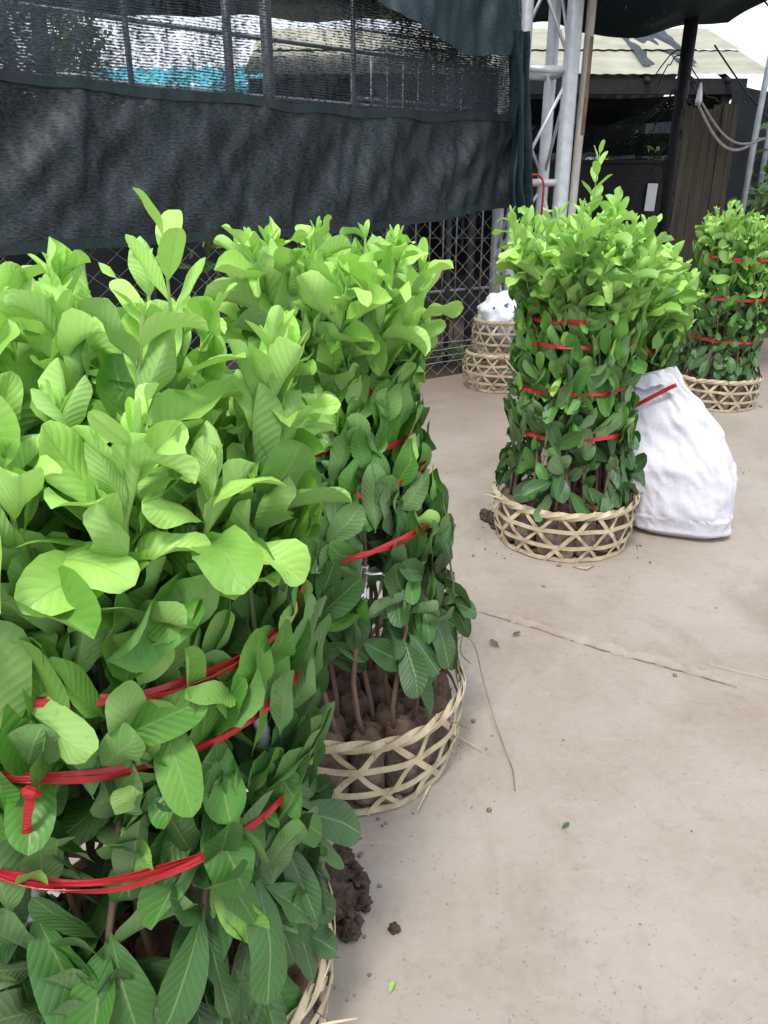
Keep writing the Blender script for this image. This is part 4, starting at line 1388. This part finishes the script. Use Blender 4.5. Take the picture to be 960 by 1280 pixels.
while n < 210:
    if n < 40:
        x, y = rg.uniform(-.1, 2.2), rg.uniform(.7, 4.2)
    else:
        c = rg.choice([B1, B2, B3, B3b, B4, B2])
        a = rg.uniform(0, 6.28); d = .28 + abs(rg.gauss(0, .07))
        x, y = c[0] + d * math.cos(a), c[1] + d * math.sin(a)
    r = rg.choice([.0016, .002, .0025, .003, .0045])
    m = Matrix.Rotation(rg.uniform(0, 3), 3, Vector((rg.random(), rg.random(), rg.random())).normalized())
    crumbs.box((x, y, r * .7), (r * 2 * rg.uniform(.7, 1.6), r * 2, r * 1.4), m)
    n += 1
tag(crumbs.build('soil_crumbs', M['soil']), 'scattered crumbs of dark soil on the pavement', 'crumbs', kind='stuff')

def litter_leaf(x, y, L, rz, age, mat, label, seed):
    lv = Leaves(8, 5)
    lv.add(np.array([0, 0, .004]), np.array([math.cos(rz), math.sin(rz), .05]), np.array([0, 0, 1.]), L, L * .5, bend=.3, curl=.4, wave=.2, age=age, ph=seed)
    o = lv.build('fallen_leaf', mat)
    o.location = (x, y, 0.002)
    tag(o, label, 'leaf')
litter_leaf(.01, .945, .020, 1.2, .1, M['leaf'], 'small bright green leaf fallen on the pavement near the photo\'s bottom', 1)
litter_leaf(.36, 2.08, .04, 2.4, 1, M['dead'], 'curled brown leaf on the pavement short of the mortar line', 2)
litter_leaf(.395, 1.33, .022, .5, .6, M['weed'], 'tiny dull green leaf fallen in the open middle of the pavement', 3)
litter_leaf(.41, 2.15, .03, .2, 1, M['dead'], 'thin dark twig of a leaf beside the mortar line', 4)

b = MB()
gp = [(.155, 1.70, .20), (.20, 1.76, .235), (.24, 1.78, .20), (.262, 1.74, .12), (.285, 1.68, .05), (.305, 1.60, .012), (.315, 1.52, .005), (.31, 1.45, .004)]
def smooth(P, m=4):
    out = []
    for i in range(len(P) - 1):
        for s in range(m):
            f = s / m
            p0_, p1_, p2_, p3_ = [Vector(P[max(0, min(len(P) - 1, i + q))]) for q in (-1, 0, 1, 2)]
            out.append(.5 * ((2 * p1_) + (p2_ - p0_) * f + (2 * p0_ - 5 * p1_ + 4 * p2_ - p3_) * f * f + (3 * p1_ - p0_ - 3 * p2_ + p3_) * f ** 3))
    out.append(Vector(P[-1]))
    return out
b.tube(smooth(gp), .0016, 5)
tag(b.build('grass_stalk', M['straw']), 'long thin dry grass stalk trailing from the second basket onto the pavement', 'grass stalk')
b = MB()
b.tube(smooth([(.14, 1.70, .20), (.185, 1.74, .245), (.225, 1.80, .27), (.215, 1.79, .25), (.20, 1.74, .205), (.225, 1.72, .18)]), .0018, 5)
tag(b.build('grass_stalk', M['straw']), 'bent dry grass stalk sticking out over the second basket\'s rim', 'grass stalk')
b = MB()
b.tube([(.72, 2.655, .003), (.76, 2.62, .012), (.80, 2.66, .004)], .003, 5)
tag(b.build('cane_splinter', M['cane']), 'pale splinter of cane lying before the mid yard basket', 'splinter')
